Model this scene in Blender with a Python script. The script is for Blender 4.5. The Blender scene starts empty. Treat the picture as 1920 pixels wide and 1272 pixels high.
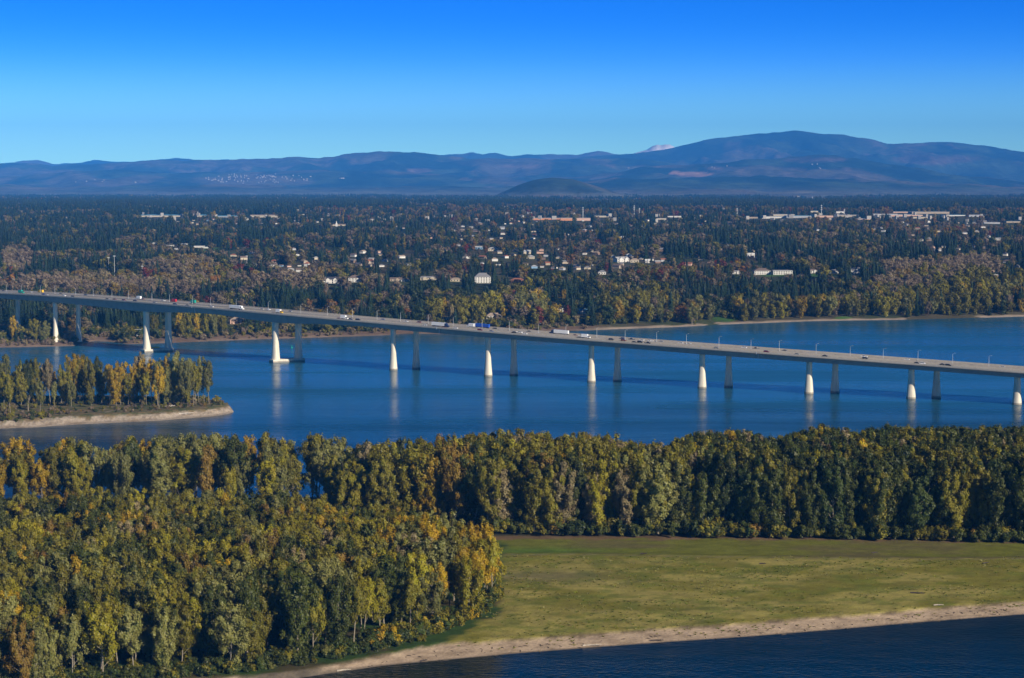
import bpy, math, random
import numpy as np
from mathutils import Vector, Euler, Matrix

# ------------------------------------------------------------------ camera, world, sun, exposure
SC = bpy.context.scene
COL = SC.collection
F = 3360.0; PIT = math.atan(286.0 / F); HC = 172.0
cam_d = bpy.data.cameras.new("camera"); cam = bpy.data.objects.new("camera", cam_d); COL.objects.link(cam)
cam_d.lens = 63.0; cam_d.sensor_width = 36.0; cam_d.clip_start = 5.0; cam_d.clip_end = 150000.0
cam.location = (0, 0, HC); cam.rotation_euler = (math.pi / 2 - PIT, 0, 0)
SC.camera = cam

SUN_EL = math.radians(26.0); SUN_AZ = math.radians(46.3)      # azimuth: to the right of straight behind the camera
sdir = Vector((math.sin(SUN_AZ) * math.cos(SUN_EL), -math.cos(SUN_AZ) * math.cos(SUN_EL), math.sin(SUN_EL)))
w = bpy.data.worlds.new("World"); SC.world = w; w.use_nodes = True
nt = w.node_tree; nt.nodes.clear()
out = nt.nodes.new("ShaderNodeOutputWorld"); bg = nt.nodes.new("ShaderNodeBackground")
sky = nt.nodes.new("ShaderNodeTexSky"); sky.sky_type = 'NISHITA'; sky.sun_disc = False
sky.sun_elevation = SUN_EL; sky.sun_rotation = math.atan2(sdir.x, sdir.y)
sky.air_density = 1.0; sky.dust_density = 0.0; sky.ozone_density = 3.0; sky.altitude = 200
tc = nt.nodes.new("ShaderNodeTexCoord"); sx = nt.nodes.new("ShaderNodeSeparateXYZ")
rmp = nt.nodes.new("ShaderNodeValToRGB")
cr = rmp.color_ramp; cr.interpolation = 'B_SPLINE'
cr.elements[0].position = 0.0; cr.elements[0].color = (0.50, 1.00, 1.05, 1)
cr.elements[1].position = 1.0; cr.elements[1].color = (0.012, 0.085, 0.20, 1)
for p, c in ((0.035, (0.40, 0.76, 1.33, 1)), (0.07, (0.0, 0.27, 0.98, 1)), (0.11, (0.0, 0.13, 0.70, 1)), (0.155, (0.0, 0.36, 0.86, 1)), (0.20, (0.0, 0.26, 0.56, 1)), (0.27, (0.0, 0.065, 0.15, 1)), (0.42, (0.0, 0.045, 0.10, 1))):  # unseen sky above view: added bright band for river reflections, darker higher for near water
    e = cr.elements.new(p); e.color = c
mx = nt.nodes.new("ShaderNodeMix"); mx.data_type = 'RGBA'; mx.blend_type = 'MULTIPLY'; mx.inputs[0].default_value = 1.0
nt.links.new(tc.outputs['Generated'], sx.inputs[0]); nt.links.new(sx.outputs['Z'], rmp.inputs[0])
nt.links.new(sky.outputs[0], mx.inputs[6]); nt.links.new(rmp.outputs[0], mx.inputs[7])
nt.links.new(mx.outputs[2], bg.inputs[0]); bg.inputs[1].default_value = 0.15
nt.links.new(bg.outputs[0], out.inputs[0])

sl = bpy.data.lights.new("sun", 'SUN'); sl.energy = 5.0; sl.angle = math.radians(0.5); sl.color = (1.0, 0.89, 0.73)
so = bpy.data.objects.new("sun", sl); COL.objects.link(so)
so.rotation_euler = (-sdir).to_track_quat('-Z', 'Y').to_euler()
vs = SC.view_settings; vs.view_transform = 'Standard'; vs.look = 'None'; vs.gamma = 1; vs.exposure = 0.40
vs.use_curve_mapping = False
SC.cycles.use_denoising = True
SC.cycles.max_bounces = 6; SC.cycles.diffuse_bounces = 2; SC.cycles.glossy_bounces = 2
SC.cycles.transmission_bounces = 2; SC.cycles.volume_bounces = 0
SC.cycles.sample_clamp_indirect = 4.0

rng = np.random.default_rng(7)
random.seed(7)

# ------------------------------------------------------------------ picking places from picture positions
cp, sp_ = math.cos(PIT), math.sin(PIT)
def ray(x, y):
    u = (x - 960) / F; v = (636 - y) / F
    return np.array([u, cp + v * sp_, -sp_ + v * cp])
def at(x, y, z=0.0):
    d = ray(x, y); t = (z - HC) / d[2]
    return np.array([d[0] * t, d[1] * t, z])
def col(x, Y, z=0.0):                       # point at depth Y and height z seen in picture column x
    return (x - 960) / F * (Y * cp + (HC - z) * sp_)
def proj(X, Y, Z):
    dz = Z - HC
    dep = Y * cp - dz * sp_
    return 960 + F * X / dep, 636 - F * (Y * sp_ + dz * cp) / dep
def zfor(Y, y):                             # height at depth Y seen in row y
    return HC - Y * math.tan(PIT + math.atan((y - 636) / F))
def lerp(x, pts):
    return np.interp(x, [p[0] for p in pts], [p[1] for p in pts])
def sstep(a, b, x):
    t = np.clip((x - a) / (b - a), 0, 1); return t * t * (3 - 2 * t)

# smooth value noise in numpy
_perm = np.random.default_rng(3).random((256, 256))
def vnoise(x, y):
    x = np.asarray(x, float); y = np.asarray(y, float)
    xi = np.floor(x).astype(int); yi = np.floor(y).astype(int); fx = x - xi; fy = y - yi
    fx = fx * fx * (3 - 2 * fx); fy = fy * fy * (3 - 2 * fy)
    g = lambda a, b: _perm[a & 255, b & 255]
    return (g(xi, yi) * (1 - fx) + g(xi + 1, yi) * fx) * (1 - fy) + (g(xi, yi + 1) * (1 - fx) + g(xi + 1, yi + 1) * fx) * fy
def fbm(x, y, o=4):
    s = 0; a = .5; t = 0
    for i in range(o):
        s = s + a * vnoise(x * 2 ** i + 17.3 * i, y * 2 ** i + 9.1 * i); t += a; a *= .5
    return s / t

# ------------------------------------------------------------------ mesh helpers
def new_mesh(name, verts, faces, mat=None, smooth=False):
    """verts (n,3); faces a list of tuples or an (m,k) array"""
    me = bpy.data.meshes.new(name)
    verts = np.asarray(verts, np.float32)
    if isinstance(faces, np.ndarray):
        m, k = faces.shape
        me.vertices.add(len(verts)); me.vertices.foreach_set('co', verts.ravel())
        me.loops.add(m * k); me.loops.foreach_set('vertex_index', faces.astype(np.int32).ravel())
        me.polygons.add(m); me.polygons.foreach_set('loop_start', np.arange(0, m * k, k, dtype=np.int32))
        me.polygons.foreach_set('loop_total', np.full(m, k, np.int32))
        me.update(calc_edges=True)
    else:
        me.from_pydata([tuple(map(float, v)) for v in verts], [], faces); me.update()
    if mat is not None: me.materials.append(mat)
    if smooth: me.polygons.foreach_set('use_smooth', np.ones(len(me.polygons), bool))
    return me
def color_attr(me, name, cols):
    a = me.attributes.new(name, 'FLOAT_COLOR', 'POINT')
    c = np.ones((len(me.vertices), 4), np.float32); c[:, :3] = cols
    a.data.foreach_set('color', c.ravel())
def link(name, me, parent=None, loc=None, rz=0.0, scale=None):
    o = bpy.data.objects.new(name, me); COL.objects.link(o)
    if parent is not None: o.parent = parent
    if loc is not None: o.location = tuple(float(v) for v in loc)
    if rz: o.rotation_euler = (0, 0, rz)
    if scale is not None: o.scale = scale if hasattr(scale, '__len__') else (scale,) * 3
    return o
THINGS = []          # (object, base label, picture column)
def tag(o, label, cat, group=None, x=0.0):
    o['label'] = label; o['category'] = cat
    if group: o['group'] = group
    THINGS.append((o, label, x)); return o
def structure(o):
    o['kind'] = 'structure'; return o

class MB:
    """collects simple solids into one mesh"""
    def __init__(s): s.v = []; s.f = []
    def add(s, vs_, fs):
        b = len(s.v); s.v += [tuple(map(float, v)) for v in vs_]; s.f += [tuple(i + b for i in f) for f in fs]; return s
    def box(s, c, d, rz=0.0):
        x, y, z = d[0] / 2, d[1] / 2, d[2] / 2; ca, sa = math.cos(rz), math.sin(rz)
        vs_ = []
        for dz in (-z, z):
            for dx, dy in ((-x, -y), (x, -y), (x, y), (-x, y)):
                vs_.append((c[0] + dx * ca - dy * sa, c[1] + dx * sa + dy * ca, c[2] + dz))
        return s.add(vs_, [(3, 2, 1, 0), (4, 5, 6, 7), (0, 1, 5, 4), (1, 2, 6, 5), (2, 3, 7, 6), (3, 0, 4, 7)])
    def prof(s, pts, y0, y1, inset=None):
        """side profile pts (x,z) run between y0 and y1; inset: per point narrowing"""
        n = len(pts); a = []; b = []
        for i, (x, z) in enumerate(pts):
            k = inset[i] if inset else 0
            a.append((x, y0 + k, z)); b.append((x, y1 - k, z))
        fs = [tuple(range(n)), tuple(range(2 * n - 1, n - 1, -1))]
        for i in range(n):
            j = (i + 1) % n; fs.append((j, i, i + n, j + n))
        return s.add(a + b, fs)
    def tube(s, p, r, n=6):
        """tapered tube through points p with radii r"""
        rings = []; b = len(s.v)
        for i, (q, rr) in enumerate(zip(p, r)):
            q = Vector(q)
            t = (Vector(p[min(i + 1, len(p) - 1)]) - Vector(p[max(i - 1, 0)])).normalized()
            u = t.orthogonal().normalized(); v_ = t.cross(u)
            for k in range(n):
                a = 2 * math.pi * k / n
                s.v.append(tuple(q + u * math.cos(a) * rr + v_ * math.sin(a) * rr))
        for i in range(len(p) - 1):
            for k in range(n):
                k2 = (k + 1) % n
                s.f.append((b + i * n + k, b + i * n + k2, b + (i + 1) * n + k2, b + (i + 1) * n + k))
        s.f.append(tuple(b + k for k in range(n))[::-1]); s.f.append(tuple(b + (len(p) - 1) * n + k for k in range(n)))
        return s
    def mesh(s, name, mat, smooth=False): return new_mesh(name, s.v, s.f, mat, smooth)
    def obj(s, name, mat, parent=None, smooth=False, **k): return link(name, s.mesh(name, mat, smooth), parent, **k)

def grid_faces(nr, nc):
    i = np.arange(nr - 1)[:, None] * nc + np.arange(nc - 1)[None, :]
    i = i.ravel()
    return np.stack([i, i + 1, i + nc + 1, i + nc], 1)

# ------------------------------------------------------------------ materials
def mat(name, color, rough=0.7, noise=None, amt=0.25, bump=None, metal=0.0, spec=0.3, var=0.0):
    m = bpy.data.materials.new(name); m.use_nodes = True; t = m.node_tree; b = t.nodes['Principled BSDF']
    b.inputs['Base Color'].default_value = (*color, 1); b.inputs['Roughness'].default_value = rough
    b.inputs['Metallic'].default_value = metal; b.inputs['Specular IOR Level'].default_value = spec
    if noise:
        tcn = t.nodes.new("ShaderNodeTexCoord"); n = t.nodes.new("ShaderNodeTexNoise"); n.inputs['Scale'].default_value = noise
        n.inputs['Detail'].default_value = 5
        mr = t.nodes.new("ShaderNodeMapRange"); mr.inputs[1].default_value = .3; mr.inputs[2].default_value = .7
        mr.inputs[3].default_value = 1 - amt; mr.inputs[4].default_value = 1 + amt
        mm = t.nodes.new("ShaderNodeMix"); mm.data_type = 'RGBA'; mm.blend_type = 'MULTIPLY'; mm.inputs[0].default_value = 1
        mm.inputs[6].default_value = (*color, 1)
        t.links.new(tcn.outputs['Object'], n.inputs['Vector']); t.links.new(n.outputs[0], mr.inputs[0])
        t.links.new(mr.outputs[0], mm.inputs[7]); t.links.new(mm.outputs[2], b.inputs['Base Color'])
        if bump:
            bp = t.nodes.new("ShaderNodeBump"); bp.inputs['Strength'].default_value = 1; bp.inputs['Distance'].default_value = bump
            t.links.new(n.outputs[0], bp.inputs['Height']); t.links.new(bp.outputs[0], b.inputs['Normal'])
    return m

def leaf_mat(name, trans=0.3, nscale=0.25):
    """foliage: colour comes from the tree's own 'tint', varied by clump and per tree"""
    m = bpy.data.materials.new(name); m.use_nodes = True; t = m.node_tree; t.nodes.clear(); L = t.links
    o = t.nodes.new("ShaderNodeOutputMaterial")
    a = t.nodes.new("ShaderNodeAttribute"); a.attribute_type = 'INSTANCER'; a.attribute_name = 'tint'
    tcn = t.nodes.new("ShaderNodeTexCoord"); n = t.nodes.new("ShaderNodeTexNoise"); n.inputs['Scale'].default_value = nscale
    n.inputs['Detail'].default_value = 3
    oi = t.nodes.new("ShaderNodeObjectInfo")
    hs = t.nodes.new("ShaderNodeHueSaturation")
    m1 = t.nodes.new("ShaderNodeMapRange"); m1.inputs[1].default_value = .3; m1.inputs[2].default_value = .7
    m1.inputs[3].default_value = .488; m1.inputs[4].default_value = .518
    m2 = t.nodes.new("ShaderNodeMapRange"); m2.inputs[1].default_value = 0; m2.inputs[2].default_value = 1
    m2.inputs[3].default_value = .72; m2.inputs[4].default_value = 1.28
    L.new(tcn.outputs['Object'], n.inputs['Vector']); L.new(n.outputs[0], m1.inputs[0]); L.new(oi.outputs['Random'], m2.inputs[0])
    L.new(m1.outputs[0], hs.inputs['Hue']); L.new(m2.outputs[0], hs.inputs['Value'])
    L.new(a.outputs['Color'], hs.inputs['Color'])
    d = t.nodes.new("ShaderNodeBsdfDiffuse"); tr = t.nodes.new("ShaderNodeBsdfTranslucent"); ms = t.nodes.new("ShaderNodeMixShader")
    gl = t.nodes.new("ShaderNodeBsdfGlossy"); gl.inputs['Roughness'].default_value = .5; gl.inputs['Color'].default_value = (.5, .5, .5, 1)
    m3 = t.nodes.new("ShaderNodeMixShader"); m3.inputs[0].default_value = .035
    ms.inputs[0].default_value = trans
    L.new(hs.outputs[0], d.inputs['Color']); L.new(hs.outputs[0], tr.inputs['Color'])
    L.new(d.outputs[0], ms.inputs[1]); L.new(tr.outputs[0], ms.inputs[2]); L.new(ms.outputs[0], m3.inputs[1]); L.new(gl.outputs[0], m3.inputs[2])
    L.new(m3.outputs[0], o.inputs[0])
    return m

def ground_mat(name, scale=0.05, amt=0.35, bump=0.3, stretch=(1, 1, 1), fine=0.6):
    """ground: painted soil/grass colours of the mesh, broken up by two sizes of noise"""
    m = bpy.data.materials.new(name); m.use_nodes = True; t = m.node_tree; b = t.nodes['Principled BSDF']; L = t.links
    b.inputs['Roughness'].default_value = .95; b.inputs['Specular IOR Level'].default_value = .1
    a = t.nodes.new("ShaderNodeAttribute"); a.attribute_name = 'soil'
    tcn = t.nodes.new("ShaderNodeTexCoord"); mp = t.nodes.new("ShaderNodeMapping"); mp.inputs['Scale'].default_value = stretch
    L.new(tcn.outputs['Object'], mp.inputs[0])
    prev = a.outputs['Color']
    for sc_, am in ((scale, amt), (fine, amt * .7)):
        n = t.nodes.new("ShaderNodeTexNoise"); n.inputs['Scale'].default_value = sc_; n.inputs['Detail'].default_value = 6
        n.inputs['Roughness'].default_value = .65
        mr = t.nodes.new("ShaderNodeMapRange"); mr.inputs[1].default_value = .3; mr.inputs[2].default_value = .7
        mr.inputs[3].default_value = 1 - am; mr.inputs[4].default_value = 1 + am
        mm = t.nodes.new("ShaderNodeMix"); mm.data_type = 'RGBA'; mm.blend_type = 'MULTIPLY'; mm.inputs[0].default_value = 1
        L.new(mp.outputs[0], n.inputs['Vector']); L.new(n.outputs[0], mr.inputs[0]); L.new(prev, mm.inputs[6]); L.new(mr.outputs[0], mm.inputs[7])
        prev = mm.outputs[2]
    L.new(prev, b.inputs['Base Color'])
    bp = t.nodes.new("ShaderNodeBump"); bp.inputs['Distance'].default_value = bump; bp.inputs['Strength'].default_value = 1
    L.new(n.outputs[0], bp.inputs['Height']); L.new(bp.outputs[0], b.inputs['Normal'])
    return m

M = {}
M['bark'] = mat('pale_bark', (.24, .205, .145), .9, noise=1.2, amt=.3)
M['darkbark'] = mat('dark_bark', (.10, .08, .06), .9, noise=1.2, amt=.3)
M['leaf'] = leaf_mat('leaves')
M['needle'] = leaf_mat('needles', .08, .15)
M['concrete'] = mat('concrete', (.76, .69, .55), .85, noise=.35, amt=.10)
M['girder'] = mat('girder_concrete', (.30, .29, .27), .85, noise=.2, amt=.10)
M['road'] = mat('bridge_road', (.33, .30, .26), .9, noise=.15, amt=.12)
M['barrier'] = mat('barrier_concrete', (.45, .41, .35), .85, noise=.4, amt=.1)
M['paint'] = mat('road_paint', (.75, .75, .72), .6)
M['steel'] = mat('galvanised_steel', (.6, .6, .6), .45, metal=.3)
M['glass'] = mat('dark_glass', (.02, .025, .03), .08, spec=.8)
M['tyre'] = mat('tyre_rubber', (.02, .02, .02), .9)
M['lamp'] = mat('lamp_head', (.6, .6, .58), .4)

def pier_mat():
    m = mat('pier_concrete', (.76, .69, .55), .85); t = m.node_tree; b = t.nodes['Principled BSDF']; L = t.links
    g = t.nodes.new('ShaderNodeTexCoord'); mp = t.nodes.new('ShaderNodeMapping'); mp.inputs['Scale'].default_value = (.9, .9, .05)
    n = t.nodes.new('ShaderNodeTexNoise'); n.inputs['Scale'].default_value = 1; n.inputs['Detail'].default_value = 5
    mr = t.nodes.new('ShaderNodeMapRange'); mr.inputs[1].default_value = .35; mr.inputs[2].default_value = .7; mr.inputs[3].default_value = 1.06; mr.inputs[4].default_value = .78
    sx_ = t.nodes.new('ShaderNodeSeparateXYZ'); n2 = t.nodes.new('ShaderNodeTexNoise'); n2.inputs['Scale'].default_value = .6
    ad = t.nodes.new('ShaderNodeMath'); ad.operation = 'ADD'; tide = t.nodes.new('ShaderNodeMapRange'); tide.inputs[1].default_value = 1.6; tide.inputs[2].default_value = 2.3; tide.inputs[3].default_value = .42; tide.inputs[4].default_value = 1
    mu = t.nodes.new('ShaderNodeMath'); mu.operation = 'MULTIPLY'; mm = t.nodes.new('ShaderNodeMix'); mm.data_type = 'RGBA'; mm.blend_type = 'MULTIPLY'; mm.inputs[0].default_value = 1; mm.inputs[6].default_value = (.76, .69, .55, 1)
    L.new(g.outputs['Object'], mp.inputs[0]); L.new(mp.outputs[0], n.inputs['Vector']); L.new(n.outputs[0], mr.inputs[0]); L.new(g.outputs['Object'], sx_.inputs[0]); L.new(g.outputs['Object'], n2.inputs['Vector'])
    L.new(sx_.outputs['Z'], ad.inputs[0]); L.new(n2.outputs[0], ad.inputs[1]); L.new(ad.outputs[0], tide.inputs[0]); L.new(mr.outputs[0], mu.inputs[0]); L.new(tide.outputs[0], mu.inputs[1]); L.new(mu.outputs[0], mm.inputs[7]); L.new(mm.outputs[2], b.inputs['Base Color'])
    return m
M['pier'] = pier_mat()
# ------------------------------------------------------------------ water
def water_mat():
    m = bpy.data.materials.new('river_water'); m.use_nodes = True; t = m.node_tree; b = t.nodes['Principled BSDF']; L = t.links
    b.inputs['Base Color'].default_value = (.0003, .009, .015, 1); b.inputs['Roughness'].default_value = .12
    b.inputs['IOR'].default_value = 1.333
    tcn = t.nodes.new("ShaderNodeTexCoord")
    def nz(sx_, sy_, detail=3):
        mp = t.nodes.new("ShaderNodeMapping"); mp.inputs['Scale'].default_value = (sx_, sy_, 1)
        mp.inputs['Rotation'].default_value = (0, 0, math.radians(12))
        n = t.nodes.new("ShaderNodeTexNoise"); n.inputs['Scale'].default_value = 1; n.inputs['Detail'].default_value = detail
        L.new(tcn.outputs['Object'], mp.inputs[0]); L.new(mp.outputs[0], n.inputs['Vector']); return n
    # main channel painted paler in long lanes, standing in for brighter reflected sky
    sxy = t.nodes.new('ShaderNodeSeparateXYZ'); L.new(tcn.outputs['Object'], sxy.inputs[0])
    ln = nz(.0012, .016, 5); adl = t.nodes.new('ShaderNodeMath'); adl.operation = 'MULTIPLY_ADD'; adl.inputs[1].default_value = 520; L.new(ln.outputs[0], adl.inputs[0]); L.new(sxy.outputs['Y'], adl.inputs[2])
    ms = t.nodes.new('ShaderNodeMapRange'); ms.inputs[1].default_value = 1330; ms.inputs[2].default_value = 1800; ms.inputs[3].default_value = 0; ms.inputs[4].default_value = 1; ms.interpolation_type = 'SMOOTHSTEP'
    mc = t.nodes.new('ShaderNodeMix'); mc.data_type = 'RGBA'; mc.inputs[6].default_value = (.0003, .009, .015, 1); mc.inputs[7].default_value = (.012, .085, .155, 1)
    L.new(adl.outputs[0], ms.inputs[0]); L.new(ms.outputs[0], mc.inputs[0]); L.new(mc.outputs[2], b.inputs['Base Color'])
    n1 = nz(.35, .6); n2 = nz(.002, .012, 4); n3 = nz(.05, .09, 3)
    mr = t.nodes.new("ShaderNodeMapRange"); mr.inputs[1].default_value = .35; mr.inputs[2].default_value = .65
    mr.inputs[3].default_value = .12; mr.inputs[4].default_value = .33
    L.new(n2.outputs[0], mr.inputs[0]); L.new(mr.outputs[0], b.inputs['Roughness'])
    ad = t.nodes.new("ShaderNodeMath"); ad.operation = 'MULTIPLY_ADD'; ad.inputs[1].default_value = 2.0
    L.new(n3.outputs[0], ad.inputs[0]); L.new(n1.outputs[0], ad.inputs[2])
    bp = t.nodes.new("ShaderNodeBump"); bp.inputs['Distance'].default_value = .35; bp.inputs['Strength'].default_value = .8
    L.new(ad.outputs[0], bp.inputs['Height']); L.new(bp.outputs[0], b.inputs['Normal'])
    return m
M['water'] = water_mat()
wv = [(-3000, 150, 0), (3000, 150, 0), (3000, 3600, 0), (-3000, 3600, 0)]
structure(link('river_water', new_mesh('river_water', wv, [(0, 1, 2, 3)], M['water'])))
# river bed under everything, so that nothing ends in the void
bed = new_mesh('river_bed', [(-12000, -200, -6), (12000, -200, -6), (12000, 3700, -6), (-12000, 3700, -6)], [(0, 1, 2, 3)], mat('river_bed', (.08, .07, .05)))
structure(link('river_bed', bed))

# ------------------------------------------------------------------ near shore land (field, beach, wood floor)
FSH = [(-700, 1420), (0, 1335), (300, 1296), (480, 1275), (560, 1266), (620, 1257), (720, 1244), (830, 1234), (960, 1222), (1100, 1211), (1250, 1200),
       (1400, 1190), (1550, 1178), (1700, 1165), (1800, 1157), (1920, 1148), (2400, 1108), (2700, 1085)]
FVEG = [(-700, 1396), (0, 1315), (300, 1278), (480, 1268), (560, 1258), (620, 1248), (700, 1230), (780, 1212), (830, 1206), (900, 1203), (960, 1198), (1100, 1189), (1250, 1177),
        (1400, 1166), (1550, 1155), (1700, 1143), (1800, 1134), (1920, 1126), (2400, 1088), (2700, 1066)]
RSH = [(-700, 942), (0, 938), (600, 935), (900, 925), (1250, 917), (1400, 900), (1700, 893), (2700, 885)]
FSH = [(x, y + 5) for x, y in FSH]; FVEG = [(x, y + 11) for x, y in FVEG]
def Yof(y, z=0.0):
    y = np.asarray(y, float); a = PIT + np.arctan((y - 636) / F); return (HC - z) / np.tan(a)
xs = np.linspace(-700, 2700, 560)
yf_ = Yof(lerp(xs, FSH)); yv_ = Yof(lerp(xs, FVEG)); yr_ = Yof(lerp(xs, RSH))
tt = np.concatenate([np.linspace(-.06, .25, 70), np.linspace(.255, 1.05, 110)])
Yg = yf_[None, :] + (yr_ - yf_)[None, :] * tt[:, None]
Xg = (xs[None, :] - 960) / F * (Yg * cp + HC * sp_)
def near_z(X, Y, df, bw, dr):
    n = fbm(X / 9, Y / 9, 3) - .5
    edge = df + (fbm(X / 6, Y / 6 + 40, 3) - .5) * 5
    z = np.where(df < 0, df * .09, 0)
    z = z + sstep(0, 1, df / bw) * 1.3 + sstep(bw - 1.0, bw + 1.2, edge) * 1.0
    z = z + sstep(bw, bw + 30, df) * (.4 + n * .5)
    z = z * 1.0
    z = np.where(dr < 14, np.minimum(z, dr * .25), z)
    return z
df = Yg - yf_[None, :]; bw = (yv_ - yf_)[None, :] + 0 * df; dr = yr_[None, :] - Yg
Zg = near_z(Xg, Yg, df, bw, dr)
# hollow between field and tree belt
YSW = float(Yof(1041, 2.5))
ysw = YSW + (fbm(Xg / 90, Yg * 0 + 5, 2) - .5) * 10 + np.clip((Xg - 60) / 120, 0, 1) * -8
Zg -= sstep(0, 14, Yg - ysw) * 1.3 * sstep(10, 30, dr)
def mixc(a, b, t): return a * (1 - t[..., None]) + b * t[..., None]
def carr(c): return np.array(c, float)
soil = np.zeros(Xg.shape + (3,)); soil[:] = (.18, .165, .026)
nb = fbm(Xg / 30, Yg / 16, 5); nbs = fbm(Xg / 8 + 9, Yg / 5, 4)
soil = mixc(soil, carr((.31, .265, .075)), sstep(.42, .66, nb) * .8)
soil = mixc(soil, carr((.105, .135, .016)), sstep(.48, .66, nbs) * .6)
soil = mixc(soil, carr((.15, .125, .075)), np.exp(-((Xg - 15) / 26) ** 2 - ((Yg - 770) / 12) ** 2) * .6)
soil = mixc(soil, carr((.17, .145, .09)), sstep(ysw - 3, ysw - 1, Yg) * (1 - sstep(ysw - .5, ysw + .5, Yg)) * .6)
sw = sstep(ysw + 0, ysw + 3, Yg)
swc = mixc(np.broadcast_to(carr((.130, .138, .018)), soil.shape), carr((.120, .100, .040)), sstep(.50, .68, fbm(Xg / 50 + 3, Yg / 10, 3)) * .8)
swc = mixc(swc, carr((.07, .14, .015)), np.exp(-((Xg - 12) / 32) ** 2 - ((Yg - YSW - 14) / 9) ** 2) * .8)
soil = mixc(soil, swc, sw)
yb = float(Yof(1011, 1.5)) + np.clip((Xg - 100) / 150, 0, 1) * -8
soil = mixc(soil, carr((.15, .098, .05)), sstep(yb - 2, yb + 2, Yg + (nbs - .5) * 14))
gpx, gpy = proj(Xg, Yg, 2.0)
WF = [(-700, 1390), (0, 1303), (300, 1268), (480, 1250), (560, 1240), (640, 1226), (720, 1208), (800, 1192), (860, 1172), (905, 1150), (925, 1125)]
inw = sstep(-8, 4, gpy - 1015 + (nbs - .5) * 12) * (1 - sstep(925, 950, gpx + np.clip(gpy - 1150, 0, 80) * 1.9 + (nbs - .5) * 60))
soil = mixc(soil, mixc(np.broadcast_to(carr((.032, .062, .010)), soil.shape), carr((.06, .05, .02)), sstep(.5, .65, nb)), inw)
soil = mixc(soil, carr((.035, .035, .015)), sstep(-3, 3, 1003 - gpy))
edge = df + (fbm(Xg / 6, Yg / 6 + 40, 3) - .5) * 5
sand = 1 - sstep(bw - .8, bw + .8, edge)
sandc = mixc(np.broadcast_to(carr((.41, .31, .215)), soil.shape), carr((.24, .18, .12)), sstep(.55, .7, fbm(Xg / 8, Yg / 2, 4)) * .6)
soil = mixc(soil, sandc, sand)
soil = mixc(soil, carr((.10, .075, .045)), np.exp(-((edge - bw) / 1.4) ** 2) * sstep(.35, .5, nbs) * .8)
soil = mixc(soil, carr((.12, .10, .075)), 1 - sstep(.3, 2.4, df))
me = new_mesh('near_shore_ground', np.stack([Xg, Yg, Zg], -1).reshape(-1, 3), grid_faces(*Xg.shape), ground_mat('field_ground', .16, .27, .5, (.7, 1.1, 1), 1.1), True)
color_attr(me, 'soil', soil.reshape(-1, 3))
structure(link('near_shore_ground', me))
_xs0, _Zg = xs, Zg
def near_ground(X, Y):
    x = 960 + F * X / (Y * cp + HC * sp_)
    return near_z(X, Y, Y - np.interp(x, xs, yf_), np.interp(x, xs, yv_ - yf_), np.interp(x, xs, yr_) - Y) - .2

# ------------------------------------------------------------------ small wooded island at the left
IF_ = [(-500, 826), (0, 804), (60, 802), (150, 796), (300, 789), (400, 781), (425, 777), (438, 773)]
IR_ = [(-500, 750), (0, 749), (200, 749), (330, 752), (400, 758), (425, 764), (438, 772)]
xi = np.linspace(-500, 438, 260); a_ = Yof(lerp(xi, IF_)); b_ = Yof(lerp(xi, IR_))
ti = np.concatenate([np.linspace(-.12, .45, 44), np.linspace(.47, 1.1, 22)])
Yi = a_[None] + (b_ - a_)[None] * ti[:, None]; Xi = (xi[None] - 960) / F * (Yi * cp + HC * sp_)
def isl_z(X, Y, d, r):
    n = fbm(X / 7, Y / 7, 3)
    foot = 5 + 5 * (n - .5)
    z = np.where(d < 0, d * .2, d * .13) 
    top = 2.7 + 2.8 * (fbm(X / 40, Y / 40, 2) - .5)
    z = np.where(d > 0, np.minimum(z + sstep(foot, foot + 4.5 + 3 * n, d) * top, 5.2), z)
    return np.minimum(z, r * .35)
di = Yi - a_[None]; ri = b_[None] - Yi
Zi = isl_z(Xi, Yi, di, ri)
ni = fbm(Xi / 6, Yi / 3, 4)
soil = np.zeros(Xi.shape + (3,)); soil[:] = (.30, .25, .195)
soil = mixc(soil, carr((.15, .12, .09)), sstep(.52, .64, fbm(Xi / 5 + 9, Zi * 1.1 + Xi / 60, 3)) * .65 * sstep(1.2, 2.0, Zi))
soil = mixc(soil, carr((.20, .15, .10)), sstep(.55, .68, fbm(Xi / 9, Zi * 1.3, 3)) * .6)
grass = sstep(3.7, 4.5, Zi + (ni - .5) * 3.2 + (fbm(Xi / 25, Yi / 20, 2) - .5) * 2)
gc = mixc(np.broadcast_to(carr((.075, .085, .03)), soil.shape), carr((.16, .12, .06)), sstep(.45, .6, ni))
soil = mixc(soil, gc, grass)
me = new_mesh('island_ground', np.stack([Xi, Yi, Zi], -1).reshape(-1, 3), grid_faces(*Xi.shape), ground_mat('island_soil', .3, .25, .3), True)
color_attr(me, 'soil', soil.reshape(-1, 3)); structure(link('island_ground', me))

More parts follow.
